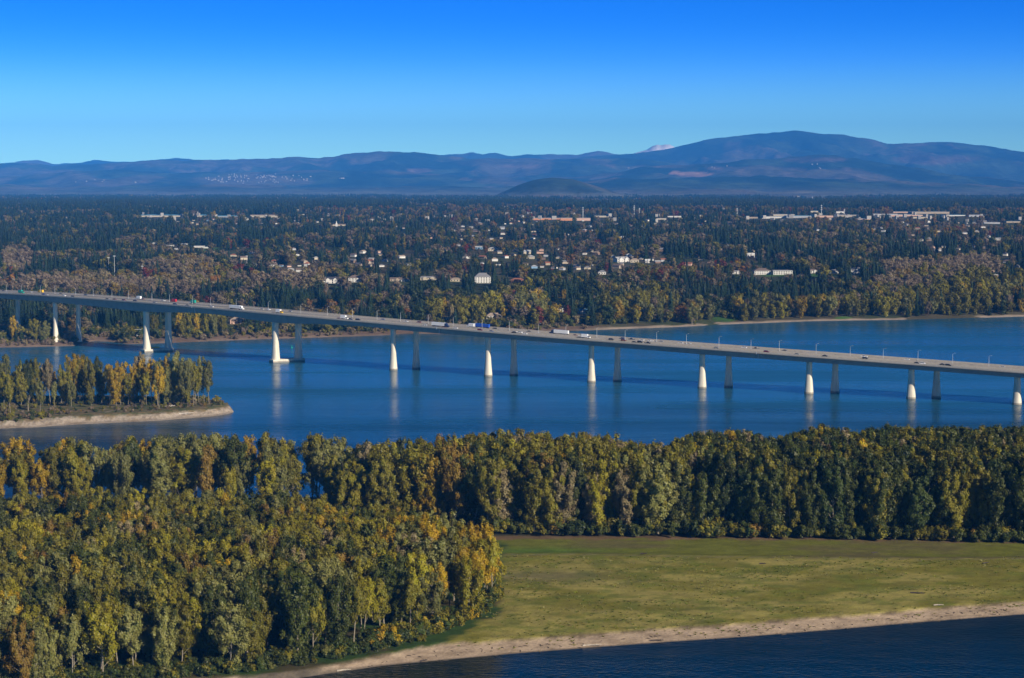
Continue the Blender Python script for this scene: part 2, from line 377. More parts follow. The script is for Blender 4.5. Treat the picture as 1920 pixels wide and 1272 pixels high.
# ------------------------------------------------------------------ far bank: one sheet from the shore to the foot of the hills
NSH = [(-900, 660), (-300, 655), (0, 652), (60, 651), (140, 649), (150, 644), (175, 640), (205, 641), (240, 646), (300, 644), (400, 640), (500, 636), (600, 633), (700, 630), (737, 628), (760, 626),
       (830, 626.5), (950, 624), (1100, 620), (1165, 617), (1233, 615), (1300, 612), (1350, 609), (1430, 606), (1520, 602.5), (1600, 601), (1700, 599.5), (1800, 597), (1920, 594), (2400, 585), (2800, 580)]
NX = np.concatenate([np.linspace(-900, -220, 25), np.linspace(-200, 2120, 300), np.linspace(2150, 2800, 22)])
def shoreY(x): return Yof(lerp(x, NSH))
def far_z(s, X, Y):
    z = np.interp(s, [-60, 0, 4, 25, 60, 200, 420, 520, 900, 1500, 2600, 4200, 9000, 14000],
                  [-5, 0, .8, 3.5, 6, 13, 30, 36, 48, 60, 78, 88, 88, 86])
    z = z + (fbm(X / 180, Y / 180, 3) - .5) * np.clip(s / 150, 0, 1) * 12
    return z
ss = np.concatenate([[-60, -20, -6, 0, 2, 4, 7, 11, 16, 22, 30, 40], np.geomspace(52, 11500, 150)])
NYs = shoreY(NX)[None, :] + ss[:, None] * (1 + 0 * NX[None])
NXs = (NX[None] - 960) / F * (NYs * cp + HC * sp_)
NZ = far_z(ss[:, None] + 0 * NYs, NXs, NYs)
def far_ground(X, Y):
    x = 960 + F * X / (Y * cp + HC * sp_); return far_z(Y - shoreY(x), X, Y)
# open ground painted as it lies: lawns, beach, mud
LAWNS = [(6, 629, 30, 7), (215, 630, 26, 6), (258, 637, 30, 3), (395, 470, 28, 6), (1360, 598, 26, 6), (1582, 597, 18, 3.5), (1500, 517, 80, 3), (1740, 513, 30, 2.5), (1075, 527, 60, 6),
         (870, 597, 40, 3), (660, 612, 40, 4), (1140, 600, 30, 5), (1515, 375, 50, 3), (640, 540, 20, 2), (470, 616, 12, 4)]
px_, py_ = proj(NXs, NYs, NZ)
soil = np.zeros(NXs.shape + (3,)); nn = fbm(NXs / 60, NYs / 60, 3)
soil[:] = (.045, .055, .02); soil = mixc(soil, carr((.075, .065, .035)), sstep(.4, .6, nn))
for (lx, ly, lrx, lry) in LAWNS:
    soil = mixc(soil, carr((.055, .125, .02)), 1 - sstep(.75, 1.0, ((px_ - lx) / lrx) ** 2 + ((py_ - ly) / lry) ** 2))
sg = ss[:, None] + 0 * NXs
mud = 1 - sstep(20, 30, sg + (fbm(NXs / 12, NYs / 12, 3) - .5) * 14)
right = sstep(1080, 1180, NX)[None] + 0 * NXs
soil = mixc(soil, carr((.155, .105, .075)), mud * (1 - right))
soil = mixc(soil, carr((.30, .24, .185)), (1 - sstep(7, 13, sg + (fbm(NXs / 20, NYs / 20, 3) - .5) * 10)) * np.clip(right + .25, 0, 1) * (fbm(NXs / 60 + 5, NYs / 60, 2) > .36))
me = new_mesh('north_bank_ground', np.stack([NXs, NYs, NZ], -1).reshape(-1, 3), grid_faces(*NXs.shape), ground_mat('bank_soil', .02, .3, .3, fine=.15), True)
color_attr(me, 'soil', soil.reshape(-1, 3)); structure(link('north_bank_ground', me))

# ------------------------------------------------------------------ hills and mountains
RIDGES = [  # depth, front width, back width, crest in the picture
    (34000, 3000, 3000, [(-900, 312), (0, 306), (30, 303), (70, 298.5), (100, 308), (150, 306), (175, 299.5), (240, 303), (330, 296), (400, 299), (500, 300), (820, 291), (865, 289), (885, 283.5), (905, 290), (930, 285), (955, 292),
                         (1010, 288), (1080, 289), (1120, 281), (1150, 288), (1300, 300), (2800, 320)]),
    (25500, 5200, 2500, [(-900, 318), (-200, 312), (0, 306), (100, 310), (200, 307), (300, 301), (380, 297), (440, 300), (490, 296), (540, 293), (600, 295), (650, 289), (700, 283.5), (780, 285), (820, 291), (880, 296), (950, 297), (1050, 298), (1120, 296), (1220, 300), (1400, 330), (1700, 380), (2800, 380)]),
    (30000, 6500, 3000, [(-900, 400), (800, 380), (960, 306), (1050, 299), (1150, 291), (1200, 286.5), (1260, 276), (1320, 263), (1370, 257), (1420, 250.5), (1445, 249.5), (1490, 245), (1540, 250), (1600, 256), (1640, 264), (1665, 271),
                         (1720, 268), (1780, 266.5), (1850, 274), (1920, 285), (2100, 290), (2800, 330)]),
    (21500, 3800, 2500, [(-900, 330), (0, 333), (130, 321), (230, 318), (320, 323), (480, 322), (620, 318), (740, 322), (860, 330), (1000, 335), (1100, 330), (1200, 314), (1270, 309), (1340, 306), (1430, 297), (1530, 290), (1600, 295), (1700, 312), (1800, 328), (1920, 342), (2800, 360)]),
    (17500, 3000, 2500, [(-900, 350), (0, 347), (200, 352), (420, 346), (640, 352), (850, 350), (1000, 352), (1150, 336), (1300, 334), (1420, 330), (1600, 337), (1780, 346), (1920, 352), (2800, 368)]),
    (14500, 1500, 1500, [(-900, 372), (800, 371), (1100, 358), (1250, 355), (1400, 357), (1600, 362), (1800, 368), (1920, 371), (2800, 374)]),
    (12600, 1100, 1100, [(-900, 384), (870, 380), (930, 366), (975, 346), (1003, 337), (1035, 333), (1075, 336.5), (1115, 348), (1160, 363), (1250, 376), (1400, 381), (2800, 384)]),
]
HX = np.linspace(-900, 2800, 620); HY = np.concatenate([np.linspace(11000, 16000, 60), np.linspace(16150, 37000, 150)])
HYg = HY[:, None] + 0 * HX[None]; HXc = HX[None] + 0 * HYg
HXw = (HXc - 960) / F * HYg
Hz = 84 + (fbm(HXw / 700, HYg / 700, 3) - .5) * 10
rav = .5 - np.abs(fbm(HXw / 1100, HYg / 2600, 5) - .5) * 4.2
cre = fbm(HXw / 260, HYg / 260, 3) - .5
for (D, wf, wb, pts) in RIDGES:
    crest = zfor_ = HC - D * np.tan(PIT + np.arctan((lerp(HX, pts) - 636) / F))
    crest = crest[None] + 0 * HYg
    t = (HYg - D) / np.where(HYg < D, wf, wb)
    prof = np.clip(1 - np.abs(t), 0, 1); prof = prof ** (.85 if D < 20000 else 1.15)
    z = 84 + (crest - 84) * prof + rav * (crest - 84).clip(0) * .42 * np.clip(1 - prof, 0, 1) * prof * 2.4 + cre * 55 * prof * (D > 13000)
    Hz = np.maximum(Hz, z)
Hz[-1] = 0
HXw = (HXc - 960) / F * (HYg * cp + (HC - Hz) * sp_)
def hill_mat():
    m = ground_mat('forested_hill', .0016, .5, 22, fine=.009)
    return m
n1 = fbm(HXw / 900 + 4, HYg / 1800, 4); n2 = fbm(HXw / 250, HYg / 500 + 8, 3)
soil = np.zeros(HXw.shape + (3,)); soil[:] = (.012, .026, .020)
soil = mixc(soil, carr((.040, .060, .035)), sstep(.42, .62, fbm(HXw / 420 + 2, HYg / 900 + 1, 4)))
soil = mixc(soil, carr((.105, .085, .062)), sstep(.52, .64, n1) * .75)
soil = mixc(soil, carr((.14, .14, .12)), (1 - sstep(86, 190, Hz)) * .8)  # low flats paler: light fields, plus haze at the hill foot painted into the colour
soil = mixc(soil, carr((.13, .10, .080)), sstep(.66, .72, n2) * sstep(.45, .55, n1) * .8)
hpx, hpy = proj(HXw, HYg, Hz)
soil = mixc(soil, carr((.016, .024, .016)), sstep(.35, .55, n2) * .8 * ((HYg > 11700) & (HYg < 13600) & (hpy < 362) & (hpx > 880) & (hpx < 1200)))
for (lx, ly, lrx, lry, c_) in ((1300, 327, 34, 5, (.40, .23, .17)), (1265, 324, 12, 3, (.40, .23, .17)), (790, 320, 26, 4, (.2, .13, .11)), (980, 312, 40, 4, (.16, .11, .09)), (1760, 300, 90, 10, (.10, .065, .05)), (1020, 375, 110, 8, (.14, .09, .07)),
                               (470, 340, 110, 12, (.13, .11, .09)), (200, 345, 40, 5, (.12, .10, .08)), (1200, 385, 300, 4, (.12, .09, .08)), (1340, 316, 18, 4, (.22, .15, .12)), (1500, 378, 50, 4, (.10, .13, .05)), (1530, 300, 60, 5, (.12, .08, .07))):
    soil = mixc(soil, carr(c_), (1 - sstep(.5, 1.2, ((hpx - lx) / lrx) ** 2 + ((hpy - ly) / lry) ** 2 + (n2 - .5) * 1.2)) * .85)
me = new_mesh('mountain_range', np.stack([HXw, HYg, Hz], -1).reshape(-1, 3), grid_faces(*HXw.shape), hill_mat(), True)
color_attr(me, 'soil', soil.reshape(-1, 3)); structure(link('mountain_range', me))

# the snow peak behind the big mountain
D = 37500.0
sxs = np.linspace(1150, 1330, 60); crest = lerp(sxs, [(1150, 300), (1195, 286), (1213, 281), (1222, 275), (1232, 271.5), (1240, 273), (1247, 271), (1256, 271.5), (1270, 279), (1300, 290), (1330, 300)])
sy = np.linspace(-1, 1, 21); SY = D + sy[:, None] * 1400 + 0 * sxs[None]
cz = HC - D * np.tan(PIT + np.arctan((crest - 636) / F)); SZ = 300 + (cz[None] - 300) * (1 - np.abs(sy[:, None])) + (fbm(sxs[None] / 6 + 0 * SY, SY / 300, 3) - .5) * 120 * (1 - np.abs(sy[:, None])) * np.abs(sy[:, None]) * 2
SX = (sxs[None] - 960) / F * (SY * cp + (HC - SZ) * sp_)
structure(link('snow_mountain', new_mesh('snow_mountain', np.stack([SX, SY, SZ], -1).reshape(-1, 3), grid_faces(*SX.shape), mat('snow', (.95, .88, .80), .8, noise=.004, amt=.12), True)))

# haze: closed box of even, pale air round everything
hb = MB().box((0, 19000, 760), (36000, 40400, 1540))
hm = bpy.data.materials.new('haze'); hm.use_nodes = True; t = hm.node_tree; t.nodes.clear()
ho = t.nodes.new("ShaderNodeOutputMaterial"); pv = t.nodes.new("ShaderNodeVolumePrincipled")
pv.inputs['Density'].default_value = 3.4e-5; pv.inputs['Color'].default_value = (.055, .335, 1.0, 1); pv.inputs['Anisotropy'].default_value = -0.3
t.links.new(pv.outputs[0], ho.inputs['Volume'])
hz = hb.obj('haze', hm); hz['kind'] = 'stuff'

# ------------------------------------------------------------------ the bridge
FP = [(-200, 622, 3), (-18, 631, 3), (103, 637, 3), (274, 661, 0), (516, 680.5, 0), (737, 695, 0), (915, 706.5, 0), (1109, 717.5, 0), (1317, 729, 0), (1518, 739.5, 0), (1710, 749, 0), (1909, 760, 0), (2120, 771, 0)]
RP = [(-160, 622, 3), (33, 629, 3), (146, 633.5, 3), (315, 658.5, 0), (559, 678, 0), (780, 692.5, 0), (963.5, 704.5, 0), (1158, 715.5, 0), (1367, 727, 0), (1567, 737.5, 0), (1757.5, 747, 0), (1958, 758, 0), (2170, 769, 0)]
# the land piers stand where the deck line, carried on, meets the bank
fp = [at(*p) for p in FP]; rp = [at(*p) for p in RP]
for k in (2, 1, 0):
    for A, P in ((fp, FP), (rp, RP)):
        a0, a1 = A[k + 1], A[k + 2]
        dirv = (a0 - a1)[:2]; x = P[k][0]; u = (x - 960) / F
        # walk along the direction until the picture column matches
        best = min(np.linspace(.3, 1.6, 400), key=lambda s: abs(proj(a0[0] + dirv[0] * s, a0[1] + dirv[1] * s, 3)[0] - x))
        A[k] = np.array([a0[0] + dirv[0] * best, a0[1] + dirv[1] * best, 3.0])
for A in (fp, rp):
    for q in A: q[1] += 3.8
mid = [(a + b) / 2 for a, b in zip(fp, rp)]
def catmull(P, n):
    P = [np.array(p[:2]) for p in P]; P = [2 * P[0] - P[1]] + P + [2 * P[-1] - P[-2]]; out_ = []
    for i in range(1, len(P) - 2):
        for k in range(n):
            t = k / n; a, b, c, d = P[i - 1], P[i], P[i + 1], P[i + 2]
            out_.append(.5 * ((2 * b) + (-a + c) * t + (2 * a - 5 * b + 4 * c - d) * t * t + (-a + 3 * b - 3 * c + d) * t ** 3))
    out_.append(P[-2]); return np.array(out_)
NS = 20
cl = catmull(mid, NS)
# gentle smoothing of the line
for _ in range(30):
    cl[1:-1] = .25 * cl[:-2] + .5 * cl[1:-1] + .25 * cl[2:]
tan = np.gradient(cl, axis=0); tan /= np.linalg.norm(tan, axis=1)[:, None]
nrm = np.stack([tan[:, 1], -tan[:, 0]], 1)            # towards the camera side
HW = 20.2
TOPY = [(-400, 537), (-200, 543.5), (0, 550.5), (100, 556), (240, 566), (340, 574.5), (460, 584.5), (560, 594), (680, 604.5), (800, 614.5), (920, 624), (1000, 631), (1120, 640.5), (1240, 649), (1425, 663), (1680, 682), (1800, 691), (1920, 700), (2200, 721)]
BOTY = [(-400, 547), (-200, 552), (0, 559.5), (100, 567), (200, 577), (274, 586), (340, 586), (395, 587.5), (460, 598), (516, 606.5), (560, 607), (620, 609), (680, 612), (737, 618), (780, 622), (915, 633), (1000, 640), (1105, 648),
        (1240, 658.5), (1317, 665), (1518, 679.5), (1710, 693), (1800, 700), (1920, 709), (2200, 731)]
edge_ = cl + nrm * HW
ez = []
for e in edge_:
    x, _ = proj(e[0], e[1], 40.0); ez.append(zfor(e[1], lerp(x, TOPY)))
ez = np.array(ez)
ez = np.convolve(np.pad(ez, 12, mode='reflect', reflect_type='odd'), np.ones(25) / 25, 'valid')
gb = []
wb_ = cl + nrm * 14.8
for q in wb_:
    x, _ = proj(q[0], q[1], 35.0); gb.append(zfor(q[1], lerp(x, BOTY)))
gb = np.array(gb); gb = np.convolve(np.pad(gb, 3, mode='reflect', reflect_type='odd'), np.ones(7) / 7, 'valid')
gb = np.minimum(gb, ez - 3.0)
RZ = ez + .30                                            # road level (parapet top is 1 m above it)
bridge = bpy.data.objects.new('bridge', None); COL.objects.link(bridge); bridge.location = (float(mid[4][0]), float(mid[4][1]), 0)
BO = np.array([bridge.location.x, bridge.location.y, 0])
tag(bridge, 'long pale concrete highway bridge on paired flared piers across the blue river', 'bridge')
def sweep(name, section, mat_, parent=bridge, s0=0, s1=None, smooth=False):
    """section(i) -> list of (offset towards camera, z) going round; closed loop swept along the deck"""
    idx = list(range(s0, len(cl) if s1 is None else s1)); V = []; n = len(section(idx[0]))
    for i in idx:
        for o, z in section(i):
            V.append((cl[i, 0] + nrm[i, 0] * o - BO[0], cl[i, 1] + nrm[i, 1] * o - BO[1], z))
    m = len(idx); Fc = []
    for a in range(m - 1):
        for k in range(n):
            k2 = (k + 1) % n; Fc.append((a * n + k, a * n + k2, (a + 1) * n + k2, (a + 1) * n + k))
    Fc.append(tuple(range(n))[::-1]); Fc.append(tuple((m - 1) * n + k for k in range(n)))
    return link(name, new_mesh(name, V, Fc, mat_, smooth), parent)
for sgn in (1, -1):
    a, b = 2.4 * sgn, HW * sgn
    sweep('road_deck', lambda i: [(a, RZ[i]), (b, RZ[i]), (b, RZ[i] - .55), (b - 4.6 * sgn, RZ[i] - 1.0), (a + 3 * sgn, RZ[i] - 1.0), (a, RZ[i] - .55)], M['road'])
    c = 10.8 * sgn
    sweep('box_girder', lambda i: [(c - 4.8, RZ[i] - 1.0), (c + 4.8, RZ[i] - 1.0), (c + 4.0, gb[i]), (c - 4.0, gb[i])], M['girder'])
    for off in (a + .25 * sgn, b - .2 * sgn):
        sweep('barrier', lambda i: [(off - .2, RZ[i] + 1.0), (off + .2, RZ[i] + 1.0), (off + .22, RZ[i] + .0), (off - .22, RZ[i] + .0)], M['barrier'])
    for off in (2.4 + 1.2, HW - 2.4):
        sweep('edge_line', lambda i: [(off * sgn - .09, RZ[i] + .008), (off * sgn + .09, RZ[i] + .008), (off * sgn + .09, RZ[i] + .003), (off * sgn - .09, RZ[i] + .003)], M['paint'])
    dl = MB()
    for off in (7.4, 11.0, 14.4):
        for i in range(0, len(cl) - 1):
            seg = cl[i + 1] - cl[i]; Ls = np.linalg.norm(seg)
            for k in range(max(1, int(Ls // 12))):
                t = (k + .3) * 12 / max(Ls, 12)
                p = cl[i] + seg * min(t, 1) + nrm[i] * off * sgn; zz = RZ[i] + (RZ[i + 1] - RZ[i]) * min(t, 1) + .012
                dl.box((p[0] - BO[0], p[1] - BO[1], zz), (3, .15, .01), math.atan2(tan[i, 1], tan[i, 0]))
    o = dl.obj('lane_marking', M['paint'], bridge); o['kind'] = 'stuff'
sweep('cycle_path', lambda i: [(-2.1, RZ[i] + .1), (2.1, RZ[i] + .1), (2.1, RZ[i] - .3), (-2.1, RZ[i] - .3)], M['girder'])
def near_idx(p): return int(np.argmin(((cl - np.array(p[:2])) ** 2).sum(1)))
for k in range(len(fp)):
    for A in (fp, rp):
        p = A[k]; i = near_idx(p); top = gb[i] + .05; big = k in (3, 4)
        rb = 4.2 if big else 3.65; rt = 2.9 if big else 2.25; base = -3 if p[2] < 1 else 2.0
        V = []; Fc = []; n = 20; lev = np.linspace(0, 1, 15); th = math.atan2(tan[i, 1], tan[i, 0])
        for l in lev:
            z = base + (top - base) * l; hgt = max(z, 0)
            r = rt + (rb - rt) * max(0, 1 - hgt / 24.0) ** 1.7
            for q in range(n):
                an = 2 * math.pi * q / n
                ca, sa = math.cos(an), math.sin(an)
                ex_ = abs(ca) ** .72 * np.sign(ca) * r * 1.03; ey_ = abs(sa) ** .72 * np.sign(sa) * r * .97
                V.append((p[0] - BO[0] + ex_ * math.cos(th) - ey_ * math.sin(th), p[1] - BO[1] + ex_ * math.sin(th) + ey_ * math.cos(th), z))
        for a in range(len(lev) - 1):
            for q in range(n):
                q2 = (q + 1) % n; Fc.append((a * n + q, a * n + q2, (a + 1) * n + q2, (a + 1) * n + q))
        Fc.append(tuple((len(lev) - 1) * n + q for q in range(n)))
        pr = link('pier', new_mesh('pier', V, Fc, M['pier'], True), bridge)
    if k in (3, 4):
        a, b = fp[k], rp[k]; d = b[:2] - a[:2]; L_ = np.linalg.norm(d); c = (a + b) / 2
        m_ = MB().box((c[0] - BO[0], c[1] - BO[1], .5), (L_ + 9.6, 9.4, 5.0), math.atan2(d[1], d[0]))
        m_.obj('footing', M['pier'], bridge)
        fm = MB().box((c[0] - BO[0] - 3, c[1] - BO[1] + 2, 4.2), (9, 1.0, 1.0), math.atan2(d[1], d[0]) * .3)
        if k == 3: fm.obj('fender_rail', mat('yellow_paint', (.75, .5, .03), .5), bridge)
for xj in (365, 817, 1422):
    i = int(np.argmin([abs(proj(e[0], e[1], z)[0] - xj) for e, z in zip(edge_, ez)]))
    th = math.atan2(tan[i, 1], tan[i, 0]); p = cl[i] + nrm[i] * (HW + .02) - BO[:2]
    m_ = MB().box((p[0], p[1], RZ[i] - .2), (.5, .3, 1.9), th).obj('expansion_joint', M['steel'], bridge); p2 = cl[i] + nrm[i] * 15.9 - BO[:2]
    MB().box((p2[0], p2[1], (RZ[i] + gb[i]) / 2 - .5), (.35, .8, RZ[i] - gb[i] - 1.4), th).obj('joint_cover', M['steel'], bridge)

def on_bridge(x, off, dz=0.0):
    P = cl + nrm * off; pxs = proj(P[:, 0], P[:, 1], RZ)[0]
    i = int(np.clip(np.searchsorted(pxs, x), 1, len(pxs) - 1)); t = (x - pxs[i - 1]) / (pxs[i] - pxs[i - 1])
    p = P[i - 1] + (P[i] - P[i - 1]) * t; z = RZ[i - 1] + (RZ[i] - RZ[i - 1]) * t
    return (p[0], p[1], z + dz), math.atan2(tan[i, 1], tan[i, 0]), math.atan2(RZ[i] - RZ[i - 1], np.linalg.norm(P[i] - P[i - 1]))
PPX = [103, 274, 516, 737, 915, 1109, 1317, 1518, 1710, 1909]
NUM = ['first', 'second', 'third', 'fourth', 'fifth', 'sixth', 'seventh', 'eighth', 'ninth', 'tenth']
def span_phrase(x):
    k = sum(1 for p in PPX if p + 20 < x)
    if k == 0: return 'before the first pier pair'
    if k >= 10: return 'at the right picture edge'
    return f'after the {NUM[k - 1]} pier pair'

# street lamps on the median
lp = MB().tube([(0, 0, 0), (0, 0, 4), (0, 0, 9.0)], [.16, .13, .09], 6).mesh('pole', M['steel'])
la = MB().tube([(0, 0, 8.8), (.5, 0, 9.5), (1.6, 0, 9.7)], [.07, .06, .05], 5).mesh('arm', M['steel'])
lh = MB().prof([(1.4, 9.6), (2.3, 9.62), (2.35, 9.78), (1.5, 9.85)], -.2, .2).mesh('lamp_head', M['lamp'])
for x in (12, 40, 76, 103, 142, 175, 210, 241, 285, 318, 361, 395, 443, 503, 564, 614, 661, 707, 751, 803, 850, 904, 955, 1010, 1061, 1119, 1172, 1231, 1287, 1348, 1408, 1461, 1530, 1594, 1656, 1721, 1786, 1854):
    p, th, _ = on_bridge(x, -2.15 if x % 2 else 2.15, .9)
    e = link('street_lamp', None, loc=(p[0], p[1], p[2] - .9), rz=th)
    tag(e, f'slim grey street lamp on the bridge median {span_phrase(x)}', 'street lamp', 'street lamps on the bridge median', x)
    link('pole', lp, e); link('arm', la, e); link('lamp_head', lh, e)

# ------------------------------------------------------------------ vehicles
PC = {'white': (.80, .80, .80), 'black': (.015, .015, .018), 'dark grey': (.06, .06, .065), 'grey': (.28, .29, .30), 'silver': (.5, .51, .52), 'blue': (.03, .07, .25), 'dark blue': (.015, .03, .10), 'red': (.45, .02, .02),
      'dark red': (.16, .015, .02), 'yellow': (.75, .45, .02), 'green': (.02, .30, .22), 'brown': (.20, .07, .04), 'bright blue': (.02, .08, .45)}
PM = {k: mat('paint_' + k.replace(' ', '_'), v, .3, spec=.5) for k, v in PC.items()}
def wheel_mesh(r=.33, w_=.24):
    m = MB(); n = 12; V = []
    for y in (-w_ / 2, w_ / 2):
        for k in range(n): V.append((r * math.cos(2 * math.pi * k / n), y, r * math.sin(2 * math.pi * k / n)))
    m.add(V, [tuple(range(n)), tuple(range(2 * n - 1, n - 1, -1))] + [((k + 1) % n, k, k + n, (k + 1) % n + n) for k in range(n)]); return m.mesh('wheel', M['tyre'])
WH = wheel_mesh(); WHT = wheel_mesh(.5, .3)
VM = {}
def vparts(kind):
    """(name, mesh builder) lists; x forward, metres"""
    if kind == 'car':
        b = MB().prof([(-2.25, .35), (2.2, .32), (2.3, .62), (2.15, .80), (1.0, .93), (-1.75, .98), (-2.2, .9), (-2.3, .6)], -.9, .9)
        g = MB().prof([(1.15, .93), (.35, 1.38), (-.95, 1.40), (-1.75, .96)], -.82, .82, [0, .12, .12, 0])
        r = MB().prof([(.40, 1.385), (.25, 1.47), (-.9, 1.48), (-1.05, 1.40)], -.70, .70)
        return [('body', b, 1), ('window_band', g, 0), ('roof', r, 1)], [(1.4, WH), (-1.4, WH)], .82
    if kind == 'suv':
        b = MB().prof([(-2.35, .40), (2.3, .38), (2.4, .75), (2.25, 1.0), (1.2, 1.12), (-2.3, 1.15), (-2.4, .7)], -.97, .97)
        g = MB().prof([(1.25, 1.12), (.65, 1.68), (-2.0, 1.70), (-2.3, 1.15)], -.9, .9, [0, .12, .12, 0])
        r = MB().prof([(.68, 1.68), (.5, 1.79), (-1.9, 1.80), (-2.02, 1.70)], -.78, .78)
        return [('body', b, 1), ('window_band', g, 0), ('roof', r, 1)], [(1.5, WH), (-1.5, WH)], .86
    if kind == 'pickup':
        b = MB().prof([(-2.8, .5), (2.7, .45), (2.75, .85), (2.6, 1.1), (1.3, 1.18), (-.6, 1.15), (-.6, .85), (-2.6, .85), (-2.6, 1.15), (-2.8, 1.15)], -.98, .98)
        g = MB().prof([(1.35, 1.17), (.8, 1.72), (-.5, 1.74), (-.62, 1.15)], -.9, .9, [0, .12, .12, 0])
        r = MB().prof([(.8, 1.72), (.7, 1.83), (-.4, 1.84), (-.5, 1.74)], -.78, .78)
        return [('body', b, 1), ('window_band', g, 0), ('roof', r, 1)], [(1.75, WH), (-1.7, WH)], .86
    if kind == 'box truck':
        b = MB().prof([(1.5, .6), (3.9, .6), (4.0, 1.3), (3.5, 1.7), (2.9, 2.5), (1.5, 2.6)], -1.1, 1.1)
        g = MB().prof([(3.55, 1.68), (3.0, 2.42), (2.0, 2.42), (2.0, 1.7)], -1.12, 1.12)
        c = MB().box((-1.4, 0, 2.35), (5.6, 2.4, 2.7)); f = MB().box((-.2, 0, .75), (7.6, 1.0, .35))
        return [('cab', b, 1), ('window_band', g, 0), ('cargo_box', c, 2), ('chassis', f, 3)], [(2.9, WHT), (-2.6, WHT)], .98
    if kind == 'semi truck':
        b = MB().prof([(5.0, .7), (9.3, .7), (9.4, 1.6), (7.8, 2.0), (7.2, 3.2), (6.6, 3.9), (5.0, 3.9)], -1.2, 1.2)
        g = MB().prof([(7.75, 2.02), (7.28, 3.0), (6.4, 3.0), (6.4, 2.05)], -1.22, 1.22)
        c = MB().box((-2.3, 0, 2.65), (14.2, 2.55, 2.8)); f = MB().box((0, 0, .95), (16.5, 1.0, .4)); f.box((-3.2, 0, .9), (5, 2.3, .6))
        return [('cab', b, 1), ('window_band', g, 0), ('trailer', c, 2), ('chassis', f, 3)], [(8.3, WHT), (5.6, WHT), (4.5, WHT), (-7.2, WHT), (-8.3, WHT)], 1.05
def vehicle(kind, colr, x, off, box='white', extra=''):
    parts, axles, hw = vparts(kind) if kind not in VM else VM[kind]
    p, th, pt = on_bridge(x, off)
    away = off < 0
    e = link({'car': 'car', 'suv': 'suv', 'pickup': 'pickup_truck', 'box truck': 'box_truck', 'semi truck': 'semi_truck'}[kind], None, loc=(p[0], p[1], p[2] + .005))
    e.rotation_euler = Euler((0, pt if away else -pt, th + (math.pi if away else 0)), 'XYZ')
    for i, (nm, bm, ci) in enumerate(parts):
        key = (kind, i, {0: '', 1: colr, 2: box, 3: ''}[ci])
        if key not in VM:
            VM[key] = bm.mesh(nm, {0: M['glass'], 1: PM[colr], 2: PM[box], 3: M['tyre']}[ci])
        link(nm, VM[key], e)
    for ax, wm in axles:
        r = .33 if wm is WH else .5
        for s in (-hw, hw): link('wheel', wm, e, loc=(ax, s, r))
    full = {'car': 'car', 'suv': 'sport utility vehicle', 'pickup': 'pickup truck', 'box truck': 'box truck', 'semi truck': 'semi truck'}[kind]
    desc = f'{colr} {full}' if ci_simple(kind) else f'{full} with {colr} cab, {box} {"trailer" if kind == "semi truck" else "box"}'
    tag(e, f'{desc} driving {"left" if away else "right"} {span_phrase(x)}', {'car': 'car', 'suv': 'car', 'pickup': 'pickup truck', 'box truck': 'truck', 'semi truck': 'truck'}[kind],
        'vehicles crossing the bridge', x)
def ci_simple(k): return k in ('car', 'suv', 'pickup')
N1, N2, N3, N4 = 16.2, 12.8, 9.2, 5.8
FARL = [-6.2, -10.2, -14.2, -15]
